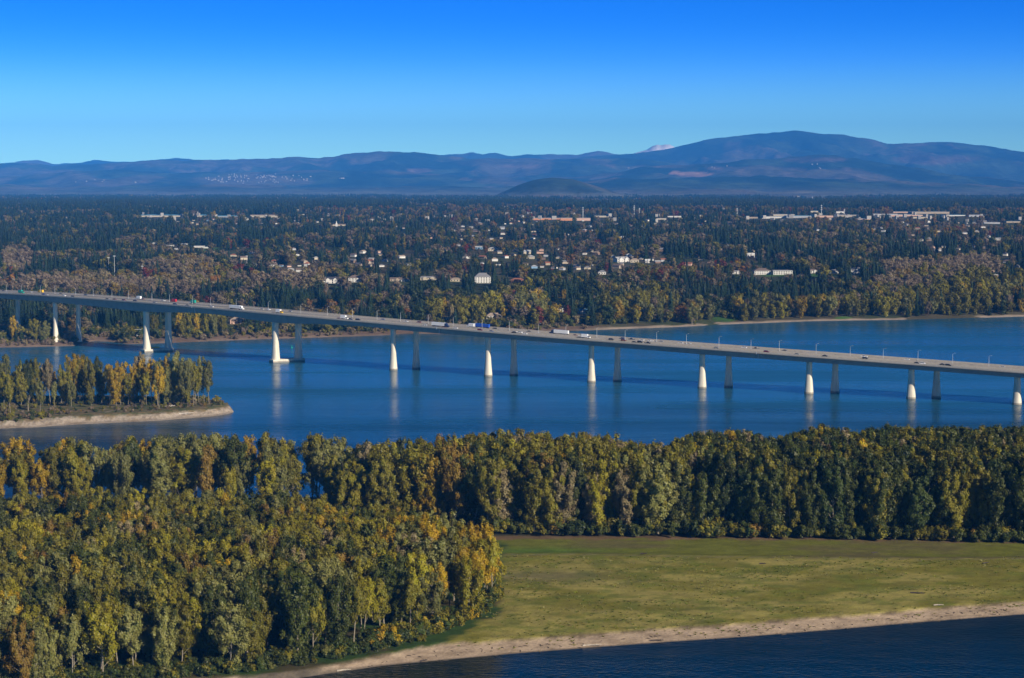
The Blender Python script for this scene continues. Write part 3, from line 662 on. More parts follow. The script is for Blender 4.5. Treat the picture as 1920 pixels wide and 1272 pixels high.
for a in (('car', 'dark grey', 6, -9), ('box truck', 'green', 40, N3, 'green'), ('car', 'white', 57, -7), ('box truck', 'yellow', 76, -8, 'yellow'), ('suv', 'blue', 82, N2), ('car', 'white', 87, N1), ('car', 'black', 113, -6), ('suv', 'white', 120, N2),
          ('car', 'black', 136, N2), ('suv', 'dark grey', 160, -7), ('car', 'dark grey', 201, N1), ('car', 'brown', 215, N2), ('suv', 'dark red', 232, N1), ('box truck', 'white', 259, -8, 'white'), ('suv', 'brown', 267, -6), ('car', 'dark blue', 253, N3),
          ('car', 'grey', 290, N2), ('pickup', 'silver', 306, -9), ('box truck', 'red', 325, -6, 'red'), ('suv', 'dark blue', 328, N1), ('car', 'black', 351, N1), ('box truck', 'white', 361, -10, 'green'), ('car', 'white', 397, N3), ('semi truck', 'white', 444, N3, 'white'),
          ('car', 'silver', 491, -7), ('car', 'white', 503, -9), ('box truck', 'yellow', 524, N3, 'white'), ('car', 'grey', 544, -9), ('car', 'dark red', 635, N1), ('box truck', 'white', 646, N2, 'white'), ('car', 'dark blue', 657, N2), ('suv', 'black', 671, N2),
          ('car', 'blue', 717, -7), ('car', 'white', 761, -7), ('suv', 'dark red', 785, -7), ('car', 'white', 797, N3), ('semi truck', 'dark blue', 826, N3, 'white'), ('car', 'dark red', 832, N1), ('car', 'white', 854, N2), ('box truck', 'white', 882, -8, 'white'), ('semi truck', 'white', 901, -9, 'bright blue'),
          ('suv', 'dark red', 900, N2), ('car', 'blue', 921, N1), ('suv', 'dark grey', 927, -6), ('car', 'black', 964, N3), ('pickup', 'white', 974, N4), ('car', 'white', 984, N2), ('car', 'dark grey', 991, -7), ('semi truck', 'dark blue', 1048, -9, 'white'),
          ('car', 'dark red', 1077, -6), ('pickup', 'white', 1090, -6), ('box truck', 'white', 1099, N4, 'white'), ('suv', 'dark grey', 1146, N4), ('suv', 'dark blue', 1166, -8), ('suv', 'brown', 1169, N4), ('pickup', 'black', 1184, -8), ('car', 'dark grey', 1189, N2),
          ('suv', 'black', 1200, N3), ('car', 'white', 1203, -9), ('pickup', 'black', 1214, N2), ('pickup', 'white', 1219, -6), ('car', 'grey', 1239, -7), ('car', 'white', 1276, -8), ('car', 'white', 1291, -6), ('car', 'grey', 1343, N3), ('suv', 'white', 1395, -7),
          ('pickup', 'black', 1417, -6), ('suv', 'dark red', 1437, N2), ('car', 'dark grey', 1470, -8), ('car', 'grey', 1494, N2), ('car', 'dark grey', 1547, N3), ('pickup', 'white', 1620, -7), ('suv', 'dark grey', 1622, N4), ('car', 'white', 1700, -8),
          ('car', 'black', 1719, N2), ('suv', 'white', 1729, N2), ('car', 'dark grey', 1767, N3), ('suv', 'black', 1778, N2), ('car', 'white', 1879, -6)):
    vehicle(*a)

# ------------------------------------------------------------------ trees: meshes
def leaf_tris(P, N, size, rg):
    """one leaf-cluster triangle per point P with facing N"""
    n = len(P); N = N / np.maximum(np.linalg.norm(N, axis=1), 1e-6)[:, None]
    R = rg.normal(size=(n, 3)) * .6 + np.array([0, 0, 1.0]); U = R - N * (R * N).sum(1)[:, None]; U /= np.maximum(np.linalg.norm(U, axis=1), 1e-6)[:, None]; W = np.cross(N, U)
    s = size * (.6 + .8 * rg.random(n)); V = np.empty((n, 3, 3))
    for k, (cu, cw) in enumerate(((1.05, .1), (-.45, .5), (-.5, -.5))):
        V[:, k] = P + (U * cu + W * (cw + .2 * (rg.random(n) - .5))[:, None]) * s[:, None] * .72
    return V.reshape(-1, 3)
def broadleaf(seed, H=30.0, R=4.6, low=.25, K=17, per=130, size=.8, clr=1.7, slim=1.0, stems=1, limbs=True, jit=.3):
    rg = np.random.default_rng(seed); P = []; N = []; tm = MB()
    for st in range(stems):
        lean = rg.normal(size=2) * H * .03 + (rg.normal(size=2) * R * .35 if stems > 1 else 0); Hs = H * (1 if st == 0 else .75 + .2 * rg.random())
        wob = rg.normal(size=2) * .5
        tr = lambda t: np.array([lean[0] * t + wob[0] * math.sin(t * 5), lean[1] * t + wob[1] * math.sin(t * 4 + 1), Hs * t])
        tm.tube([tr(t) for t in (0, .15, .4, .7, .95)], [H * .013, H * .010, H * .008, H * .005, .04], 6)
        for k in range(K):
            t = low + (.97 - low) * (k + rg.random() * .8) / K
            e = math.sin(math.pi * min(1, (t - low * .5) / (1.08 - low * .5))) ** .6
            L_ = R * e * (.65 + .5 * rg.random()) * slim; th = k * 2.4 + rg.random() * .9; rise = .5 + .7 * rg.random()
            b = tr(t * .93); d = np.array([math.cos(th), math.sin(th), rise]); end = b + d * L_
            if limbs: tm.tube([b - d * .1, b + d * L_ * .5 + np.array([0, 0, .2]), end], [H * .004, H * .0028, .03], 4)
            for fr in (.4, .75, 1.05):
                c = b + d * L_ * fr + rg.normal(size=3) * .5; cr_ = clr * (.7 + .5 * rg.random()) * (1.15 - .35 * (fr > 1))
                n = int(per * (.6 + .6 * rg.random()) * (cr_ / clr))
                q = rg.normal(size=(n, 3)); q /= np.linalg.norm(q, axis=1)[:, None]
                rad = cr_ * (.35 + .65 * rg.random(n) ** .5)
                P.append(c + q * rad[:, None] * np.array([1, 1, 1.25]))
                axisv = c - tr(t) * np.array([1, 1, 1]); axisv[2] = .6
                N.append(q * .9 + axisv / (np.linalg.norm(axisv) + .1) * .5 + rg.normal(size=(n, 3)) * jit)
        c = tr(.97); n = int(per * 1.0); q = rg.normal(size=(n, 3)); P.append(c + q * .6 * clr * np.array([.7, .7, 1])); N.append(q + rg.normal(size=(n, 3)) * .4 + np.array([0, 0, .5]))
    P = np.concatenate(P); N = np.concatenate(N)
    P[:, 2] = np.maximum(P[:, 2], .2)
    V = leaf_tris(P, N, size, rg)
    crown = new_mesh('crown', V, np.arange(len(V)).reshape(-1, 3), M['leaf'])
    return crown, tm
def cottonwood(seed, H=30.0, R=5.6, NP=15, low=.25, per=112, size=.80, clr=1.3, fill=.0, stems=1):
    """forked tree whose crown is made of upright plumes with gaps between them"""
    rg = np.random.default_rng(seed); P = []; N = []; tm = MB()
    lean = rg.normal(size=2) * H * .035; wob = rg.normal(size=2) * .6
    tr = lambda t: np.array([lean[0] * t + wob[0] * math.sin(t * 5), lean[1] * t + wob[1] * math.sin(t * 4 + 1), H * t])
    tm.tube([tr(t) for t in (0, .12, .35, .6, .9)], [H * .014, H * .0105, H * .008, H * .0055, .05], 6)
    def puff(c, r, zs, n, cen):
        q = rg.normal(size=(n, 3)); q /= np.linalg.norm(q, axis=1)[:, None]; rad = r * (.15 + 1.05 * rg.random(n) ** .75) * (1 + .35 * (rg.random(n) < .12))
        P.append(c + q * rad[:, None] * np.array([1, 1, zs])); av = c - cen; av[2] = .5 + .5 * (c[2] > H * .7); N.append(q * .9 + av / (np.linalg.norm(av) + .1) * .6 + rg.normal(size=(n, 3)) * .42)
    for k in range(NP):
        th = k * 2.399 + rg.normal() * .35; f = (k + rg.random()) / NP
        zt = H * (low + .22 + (.78 - low) * f ** .8); cen_ = max(0.05, 1 - ((zt / H - .62) / .46) ** 2)
        r = R * cen_ ** .5 * (.62 + .5 * rg.random()); zb = max(zt - H * (.20 + .16 * rg.random()), H * (low * .8)); b = tr(zb / H * .97)
        pos = lambda u_: b + np.array([math.cos(th) * r * u_ ** .75, math.sin(th) * r * u_ ** .75, (zt - zb) * u_ ** 1.15])
        tm.tube([pos(.02), pos(.5), pos(1)], [H * .0045, H * .003, .03], 4)
        for u_ in (.34, .50, .66, .82, .99):
            if rg.random() < .10: continue
            c = pos(u_) + rg.normal(size=3) * .75; rr = clr * (.75 + .55 * rg.random()) * (1.15 if u_ < .9 else .8)
            puff(c, rr, 1.3, int(per * (.7 + .5 * rg.random())), tr(min(.95, c[2] / H)))
    for t in (.9, .98): puff(tr(t) + rg.normal(size=3) * .3, clr * .8, 1.5, int(per * .8), tr(t - .1))
    for _ in range(int(fill)):
        t = .06 + (low + .15) * rg.random(); th = rg.random() * 6.28; c = tr(t) + np.array([math.cos(th), math.sin(th), 0]) * R * (.25 + .4 * rg.random()); puff(c, clr * (.7 + .5 * rg.random()), 1.2, int(per * .8), tr(t))
    P = np.concatenate(P); N = np.concatenate(N); P[:, 2] = np.maximum(P[:, 2], .2)
    V = leaf_tris(P, N, size, rg); return new_mesh('crown', V, np.arange(len(V)).reshape(-1, 3), M['leaf']), tm
def conifer(seed, H=26.0, R=3.6, tiers=11, spikes=9):
    rg = np.random.default_rng(seed); V = []; Fc = []
    for k in range(tiers):
        t = k / (tiers - 1); z0 = H * (.10 + .86 * t); r = R * (1 - t) ** .7 * (.8 + .35 * rg.random()) + .25; off = rg.random() * 6
        for j in range(spikes):
            a = off + 2 * math.pi * j / spikes + rg.normal() * .15; rr = r * (.7 + .5 * rg.random()); wd = math.pi / spikes * 1.25
            drop = H * .075 * (.6 + .8 * rg.random()); up = H * .085; b = len(V)
            V += [(0, 0, z0 + up), (math.cos(a - wd) * rr * .55, math.sin(a - wd) * rr * .55, z0 - drop * .2), (math.cos(a) * rr, math.sin(a) * rr, z0 - drop), (math.cos(a + wd) * rr * .55, math.sin(a + wd) * rr * .55, z0 - drop * .2)]
            Fc += [(b, b + 1, b + 2), (b, b + 2, b + 3)]
    V += [(0, 0, H * 1.02), (.25, 0, H * .93), (-.15, .2, H * .93), (-.1, -.2, H * .93)]; b = len(V) - 4
    Fc += [(b, b + 1, b + 2), (b, b + 2, b + 3), (b, b + 3, b + 1)]
    return new_mesh('crown', V, np.array(Fc), M['needle'])

BIG = []
for s in range(12):
    cfg = [dict(low=.22, R=6.2), dict(low=.08, fill=9, R=6.6), dict(low=.30, R=5.6, NP=11), dict(low=.14, R=7.8, NP=18, fill=5), dict(low=.10, R=7.0, fill=8), dict(low=.25, R=6.8), dict(low=.06, R=6.2, fill=12), dict(low=.36, R=6.2, NP=12),
           dict(low=.16, R=7.6, NP=18, fill=5), dict(low=.12, R=5.0, NP=13, fill=6), dict(low=.22, R=4.2, NP=10, clr=1.25), dict(low=.08, R=7.2, NP=17, fill=9)][s]
    cr_, tm = cottonwood(100 + s, **cfg); BIG.append((cr_, tm.mesh('trunk', M['bark'])))
SML = []      # far broadleaf, 20 m
for s in range(7):
    cfg = [dict(R=5.0), dict(R=6.2), dict(R=4.2, low=.1), dict(R=5.6, low=.2), dict(R=2.6, H=24, low=.05), dict(R=6.8, H=17), dict(R=5.2, H=22)][s]
    c_ = dict(H=20, low=.10, K=9, per=22, size=1.7, clr=2.3, limbs=False); c_.update(cfg)
    cr_, tm = broadleaf(200 + s, **c_); SML.append((cr_, tm.mesh('trunk', M['darkbark'])))
CON = [conifer(300 + s, *[(25, 6.4), (28, 7.2), (20, 6.8), (26, 5.8)][s], 11, 9) for s in range(4)]
SHR = [broadleaf(400 + s, H=3.4 + s * .5, R=2.2, low=.02, K=6, per=40, size=.75, clr=1.0, limbs=False)[0] for s in range(3)]
# far-off stands: several trees in one clump mesh
def clump(seed, kinds, span=34, n=9):
    rg = np.random.default_rng(seed); V = []; Fc = []; b = 0
    for k in range(n):
        src = kinds[rg.integers(len(kinds))]; m = len(src.vertices); co = np.empty(m * 3, np.float32); src.vertices.foreach_get('co', co); co = co.reshape(-1, 3)
        s = .7 + .5 * rg.random(); co = co * s + np.array([(rg.random() - .5) * span, (rg.random() - .5) * span, 0])
        fi = np.empty(len(src.polygons) * 3, np.int32); src.polygons.foreach_get('vertices', fi)
        V.append(co); Fc.append(fi.reshape(-1, 3) + b); b += m
    return new_mesh('clump', np.concatenate(V), np.concatenate(Fc), kinds[0].materials[0])
CLC = [clump(500 + s, CON) for s in range(3)]; CLB = [clump(510 + s, [q[0] for q in SML[:4]], 40, 7) for s in range(3)]

# ------------------------------------------------------------------ scattered woods (one object each)
def scatter(name, meshes, pts, variant, rot, scale, tint, label=None):
    srcs = []
    for i, mm in enumerate(meshes):
        srcs.append(bpy.data.objects.new('source_' + name, mm))
    me = bpy.data.meshes.new(name); n = len(pts); me.vertices.add(n); me.vertices.foreach_set('co', np.asarray(pts, np.float32).ravel())
    def at_(nm, ty, arr, fld='value'):
        a = me.attributes.new(nm, ty, 'POINT'); a.data.foreach_set(fld, np.ascontiguousarray(arr).ravel())
    at_('variant', 'INT', np.asarray(variant, np.int32)); r3 = np.zeros((n, 3), np.float32); r3[:, 2] = rot; at_('rot', 'FLOAT_VECTOR', r3, 'vector')
    at_('size', 'FLOAT_VECTOR', np.asarray(scale, np.float32), 'vector')
    t4 = np.ones((n, 4), np.float32); t4[:, :3] = tint; at_('tint', 'FLOAT_COLOR', t4, 'color')
    o = link(name, me); o['kind'] = 'stuff'
    if label: o['label'] = label
    g = bpy.data.node_groups.new(name, 'GeometryNodeTree')
    g.interface.new_socket('Geometry', in_out='INPUT', socket_type='NodeSocketGeometry'); g.interface.new_socket('Geometry', in_out='OUTPUT', socket_type='NodeSocketGeometry')
    gi = g.nodes.new('NodeGroupInput'); go = g.nodes.new('NodeGroupOutput'); iop = g.nodes.new('GeometryNodeInstanceOnPoints'); jn = g.nodes.new('GeometryNodeJoinGeometry')
    for s_ in reversed(srcs):
        oi = g.nodes.new('GeometryNodeObjectInfo'); oi.inputs['Object'].default_value = s_; oi.transform_space = 'ORIGINAL'; oi.inputs['As Instance'].default_value = False
        gt = g.nodes.new('GeometryNodeGeometryToInstance'); g.links.new(oi.outputs['Geometry'], gt.inputs[0]); g.links.new(gt.outputs[0], jn.inputs[0])
    def na(nm, ty):
        a = g.nodes.new('GeometryNodeInputNamedAttribute'); a.data_type = ty; a.inputs['Name'].default_value = nm; return a.outputs['Attribute']
    g.links.new(gi.outputs[0], iop.inputs['Points']); g.links.new(jn.outputs[0], iop.inputs['Instance']); iop.inputs['Pick Instance'].default_value = True
    g.links.new(na('variant', 'INT'), iop.inputs['Instance Index'])
    er = g.nodes.new('FunctionNodeEulerToRotation'); g.links.new(na('rot', 'FLOAT_VECTOR'), er.inputs[0]); g.links.new(er.outputs[0], iop.inputs['Rotation'])
    g.links.new(na('size', 'FLOAT_VECTOR'), iop.inputs['Scale']); g.links.new(iop.outputs[0], go.inputs[0])
    md = o.modifiers.new('scatter', 'NODES'); md.node_group = g
    return o

COLS = {'olive': (.225, .195, .016), 'grey green': (.245, .235, .060), 'dark green': (.085, .098, .014), 'yellow green': (.32, .275, .014), 'golden': (.46, .30, .012), 'rust brown': (.26, .165, .025), 'pale brown': (.30, .235, .11),
        'bare brown': (.27, .20, .125), 'red': (.24, .04, .02), 'orange': (.36, .165, .03), 'fir green': (.019, .036, .014), 'blue green': (.012, .025, .016), 'mid green': (.062, .085, .015)}
COLS = {k: tuple(q * .88 for q in v) for k, v in COLS.items()}
def pick(p):
    k = list(p); wts = np.array([p[q] for q in k], float); return k[rng.choice(len(k), p=wts / wts.sum())]
def jgrid(x0, x1, y0, y1, s, jit=.85):
    gx, gy = np.meshgrid(np.arange(x0, x1, s), np.arange(y0, y1, s)); gx = gx + (rng.random(gx.shape) - .5) * s * jit; gy = gy + (rng.random(gy.shape) - .5) * s * jit
    return gx.ravel(), gy.ravel()
def tree_thing(name, cr_, tr_, p, rz, sc_, colname, label, group, x):
    e = link(name, None, loc=p, rz=rz, scale=sc_)
    c = link('crown', cr_, e); c['tint'] = [float(v) for v in COLS[colname]]
    if tr_ is not None: link('trunk', tr_, e)
    tag(e, label, 'tree', group, x); return e

# near wood ----------------------------------------------------------
gx, gy = jgrid(-330, 40, 560, 900, 8.6)
x_, y_ = proj(gx, gy, 2.4)
WF = [(-700, 1390), (0, 1303), (300, 1268), (480, 1250), (560, 1240), (640, 1226), (720, 1208), (800, 1192), (860, 1172), (905, 1150), (925, 1125)]
WR = [(-700, 1018), (0, 1022), (500, 1026), (650, 1036), (750, 1050), (850, 1078), (900, 1092), (925, 1120)]
ok = (x_ > -420) & (x_ < 922) & (y_ < lerp(x_, WF)) & (y_ > lerp(x_, WR))
# ragged canopy: small clearings
gx, gy, x_, y_ = gx[ok], gy[ok], x_[ok], y_[ok]
order = np.argsort(gy)
hn = fbm(gx / 40, gy / 40, 2)
def near_col(x, y, X, Y):
    n = vnoise(X / 22 + 50, Y / 22)
    p = {'olive': 5.0, 'grey green': 1.4, 'dark green': 2.6, 'yellow green': 1.5, 'golden': .16, 'rust brown': .25, 'pale brown': .3}
    if y > 1150 and x < 650: p['grey green'] += 3; p['dark green'] += .6
    if x > 780: p = {'olive': 2, 'yellow green': 4, 'golden': 2.4, 'grey green': .7}
    elif x > 560: p['golden'] += 1.2; p['pale brown'] += .8; p['yellow green'] += 1.2
    if n > .62: p['golden'] = p.get('golden', 0) + 1.2; p['rust brown'] = p.get('rust brown', 0) + .6
    if n < .36: p['grey green'] += 2.5
    return pick(p)
SEC = lambda x: 'left' if x < 230 else 'middle left' if x < 460 else 'middle' if x < 690 else 'right'
inx = [i for i in order if -40 < x_[i] < 960]
front = set(inx[:300]); stuff = []
for i in order:
    cn = near_col(x_[i], y_[i], gx[i], gy[i]); dfr = lerp(x_[i], WF) - y_[i]
    h = (26.5 + 5 * (hn[i] - .5) + rng.normal() * 1.6) / 30; ws = (.86 + .28 * rng.random())
    if dfr < 18: h *= .8 + .25 * rng.random()
    v = int(rng.integers(len(BIG))) if dfr > 25 else int(rng.choice([0, 2, 5, 7, 10, 10, 4, 3, 8, 1, 11, 7, 2]))
    p = (gx[i], gy[i], float(near_ground(gx[i], gy[i])))
    rz = rng.random() * 6.28
    if i in front:
        row = 'front row' if dfr < 40 else 'middle rows' if dfr < 95 else 'back rows'
        tree_thing('cottonwood_tree', BIG[v][0], BIG[v][1], p, rz, (h * ws, h * ws, h), cn, f'{cn} cottonwood in the near wood, {row}, {SEC(x_[i])} part', 'cottonwoods of the near wood', x_[i])
    else: stuff.append((p, v, rz, (h * ws, h * ws, h), COLS[cn]))
def scatter_pair(name, stuff, label):
    """crowns and trunks of the same trees, in one object"""
    P = [s[0] for s in stuff] * 2; V = [s[1] for s in stuff] + [s[1] + len(BIG) for s in stuff]; R = [s[2] for s in stuff] * 2; S = [s[3] for s in stuff] * 2; T = [s[4] for s in stuff] * 2
    return scatter(name, [b[0] for b in BIG] + [b[1] for b in BIG], P, V, R, S, T, label)
scatter_pair('near_wood', stuff, 'mass of olive and golden cottonwoods behind the front trees of the near wood')
NEARSTUFF = len(stuff)

# belt of tall trees along the river --------------------------------
gx, gy = jgrid(-400, 420, 820, 1120, 8.4)
x_, y_ = proj(gx, gy, 1.8)
BR = [(-700, 947), (0, 944), (600, 941), (900, 932), (1250, 924), (1400, 908), (1700, 900), (2700, 892)]
BF = [(-700, 975), (0, 975), (400, 972), (800, 985), (900, 996), (1000, 1003), (1500, 1009), (1920, 1017), (2700, 1024)]
ok = (x_ > -420) & (x_ < 2350) & (y_ < lerp(x_, BF)) & (y_ > lerp(x_, BR))
thin = rng.random(len(gx)) < np.interp(x_, [0, 620, 900, 1300], [.44, .52, .90, .98]); ok &= thin
ok &= ~((x_ > 178) & (x_ < 205))
gx, gy, x_, y_ = gx[ok], gy[ok], x_[ok], y_[ok]
order = np.argsort(gy); hn = fbm(gx / 30 + 7, gy / 30, 2)
def belt_col(x, y, X, Y):
    n = vnoise(X / 25 + 11, Y / 40 + 3)
    if x < 650: p = {'olive': 3, 'grey green': 3.5, 'yellow green': 2.2, 'golden': .8, 'rust brown': .3, 'dark green': .8}
    elif x < 1300: p = {'olive': 4, 'grey green': 1.0, 'golden': .2, 'rust brown': .35, 'dark green': 1.5, 'pale brown': .6, 'yellow green': .8}
    else: p = {'dark green': 5.2, 'olive': 2.0, 'mid green': 2, 'yellow green': .35, 'golden': .12, 'pale brown': .4}
    if x < 90 and y < 975: p['golden'] = 4
    return pick(p)
inx = [i for i in order if -20 < x_[i] < 1940]
fr_ = set(inx[:290]); stuff = []
SECB = lambda x: ('left edge' if x < 250 else 'left part' if x < 600 else 'centre left' if x < 950 else 'centre' if x < 1250 else 'centre right' if x < 1600 else 'right part')
TOPS = [(-700, 822), (0, 826), (60, 822), (130, 818), (185, 838), (215, 836), (250, 816), (330, 818), (380, 812), (500, 812), (560, 818), (640, 812), (690, 836), (740, 832), (850, 820), (950, 812), (1050, 812), (1130, 815), (1200, 838), (1260, 838), (1300, 816), (1400, 814), (1430, 828), (1480, 820), (1540, 800), (1600, 812), (1660, 804), (1750, 806), (1800, 804), (1920, 806), (2400, 806)]
for i in order:
    cn = belt_col(x_[i], y_[i], gx[i], gy[i]); dfr = lerp(x_[i], BF) - y_[i]; drr = y_[i] - lerp(x_[i], BR)
    hmax = zfor(gy[i], lerp(x_[i], TOPS)) - 2                # height whose top reaches the seen tree line
    h = min(hmax * (.92 + .12 * rng.random()), 36 + rng.normal() * 2) / 30
    if dfr < 14: h *= .72 + .3 * rng.random()
    ws = .85 + .28 * rng.random(); v = int(rng.choice([1, 3, 4, 6, 8, 9, 11]) if x_[i] > 620 else rng.choice([0, 2, 5, 7, 8, 3, 10])); p = (gx[i], gy[i], float(near_ground(gx[i], gy[i]))); rz = rng.random() * 6.28
    if i in fr_:
        tree_thing('broadleaf_tree', BIG[v][0], BIG[v][1], p, rz, (h * ws, h * ws, h), cn, f'{cn} tree in the belt behind the field, {"front" if dfr < 12 else "second" if dfr < 24 else "third"} row, {SECB(x_[i])}', 'trees of the river belt', x_[i])
    else: stuff.append((p, v, rz, (h * ws, h * ws, h), COLS[cn]))
scatter_pair('river_tree_belt', stuff, 'mass of tall olive and dark green trees lining the river behind the front trees')

# island trees -------------------------------------------------------
IT = [(-60, 790, 27, 'olive'), (-25, 780, 34, 'grey green'), (8, 776, 31, 'yellow green'), (20, 785, 32, 'olive'), (12, 760, 39, 'grey green'), (40, 764, 31, 'olive'), (39, 758, 34, 'dark green'), (52, 763, 33, 'dark green'), (68, 762, 36, 'olive'), (75, 775, 24, 'grey green'), (84, 758, 30, 'pale brown'),
      (94, 762, 36, 'pale brown'), (103, 766, 20, 'grey green'), (123, 763, 34, 'olive'), (133, 766, 22, 'grey green'), (137, 758, 38, 'golden'), (150, 757, 38, 'olive'), (162, 757, 37, 'olive'), (172, 768, 10, 'grey green'), (181, 758, 36, 'dark green'),
      (205, 762, 32, 'golden'), (218, 765, 34, 'golden'), (231, 760, 33, 'golden'), (250, 760, 31, 'golden'), (265, 760, 34, 'golden'), (275, 763, 26, 'yellow green'), (266, 757, 39, 'pale brown'), (299, 770, 33, 'golden'), (312, 762, 38, 'golden'), (322, 762, 32, 'grey green'), (333, 762, 42, 'grey green'),
      (345, 765, 35, 'grey green'), (352, 766, 14, 'yellow green'), (357, 762, 36, 'grey green'), (366, 762, 33, 'olive'), (382, 759, 37, 'grey green'), (392, 760, 34, 'grey green')]
for x in (2, 30, 58, 100, 112, 128, 146, 158, 168, 190, 212, 225, 240, 258, 285, 292, 306, 318, 328, 340, 350, 362, 372):
    IT.append((x + rng.normal() * 2, 757 + rng.random() * 7, 24 + rng.random() * 12, ['golden', 'olive', 'yellow green', 'grey green', 'olive', 'dark green'][rng.integers(6)] if x < 290 else ['grey green', 'olive', 'grey green'][rng.integers(3)]))
for k, (x, y, h, cn) in enumerate(IT):
    p = at(x, y, 4.0); v = [0, 5, 7, 2, 10, 4, 3, 8][k % 8]
    z = float(isl_z(p[0], p[1], p[1] - np.interp(x, xi, a_), np.interp(x, xi, b_) - p[1])) - .3
    s = h / 30 * .98; ws = .62 + .22 * rng.random()
    if h < 15: ws = .9
    tree_thing('island_tree' if False else 'poplar_tree', BIG[v][0], BIG[v][1], (p[0], p[1], z), rng.random() * 6.28, (s * ws, s * ws, s), cn,
               f'{"small" if h < 21 else "tall"} {cn} poplar on the small sandy island, {"left" if x < 110 else "middle" if x < 290 else "tip"} part', 'poplars on the sandy island', x)

# undergrowth along the wood edges, island and far bank ----------------
pts = []; 
def shrubs(x0, x1, yfun, n, jit, zf, cols, s0=.6, s1=1.4):
    for _ in range(n):
        x = x0 + (x1 - x0) * rng.random(); y = yfun(x) + (rng.random() - .5) * 2 * jit
        p = at(x, y, 1.5); z = zf(p[0], p[1]); s = s0 + (s1 - s0) * rng.random()
        pts.append(((p[0], p[1], z - .1), int(rng.integers(3)), rng.random() * 6.28, (s * 1.2, s * 1.2, s), COLS[pick(cols)]))
ng = lambda X, Y: float(near_ground(X, Y))
shrubs(-200, 800, lambda x: lerp(x, WF) + 2, 520, 12, ng, {'mid green': 4, 'dark green': 3, 'olive': 1.2, 'grey green': .4}, .2, .9)
shrubs(700, 935, lambda x: lerp(x, WF) + 3, 160, 5, ng, {'mid green': 2, 'olive': 3, 'golden': .4}, .4, 1.2)
shrubs(900, 2300, lambda x: lerp(x, BF) - 1, 260, 4, ng, {'olive': 3, 'mid green': 2, 'rust brown': .3, 'dark green': 4}, .3, 1.4)
def izf(X, Y):
    x = 960 + F * X / (Y * cp + HC * sp_); return float(isl_z(X, Y, Y - np.interp(x, xi, a_), np.interp(x, xi, b_) - Y))
shrubs(-200, 415, lambda x: 763 - (0 if x > 100 else (100 - x) * -.15), 260, 7, izf, {'mid green': 1, 'olive': 3, 'golden': .4, 'pale brown': 1.5, 'grey green': .6}, .25, .9)
shrubs(-200, 100, lambda x: lerp(x, IF_) - 13, 120, 6, izf, {'bare brown': 2, 'olive': 1.5, 'dark green': 1.5, 'rust brown': .6}, .25, .8)
shrubs(100, 430, lambda x: lerp(x, IF_) - 15, 130, 5, izf, {'bare brown': 2, 'olive': 1.5, 'mid green': 1.2, 'rust brown': .6}, .15, .55)
fgz = lambda X, Y: float(far_ground(X, Y))
shrubs(-200, 2100, lambda x: lerp(x, NSH) - 9, 900, 3.5, fgz, {'olive': 3, 'pale brown': 1, 'bare brown': 1, 'mid green': 2.5, 'dark green': 2, 'yellow green': .5}, .7, 1.9)
shrubs(-200, 1100, lambda x: lerp(x, NSH) - 5, 300, 2, fgz, {'pale brown': 2, 'bare brown': 1.5, 'olive': .8}, .4, 1.1)
scatter('undergrowth', SHR, [q[0] for q in pts], [q[1] for q in pts], [q[2] for q in pts], [q[3] for q in pts], [q[4] for q in pts], 'low bushes along the wood edges and banks')

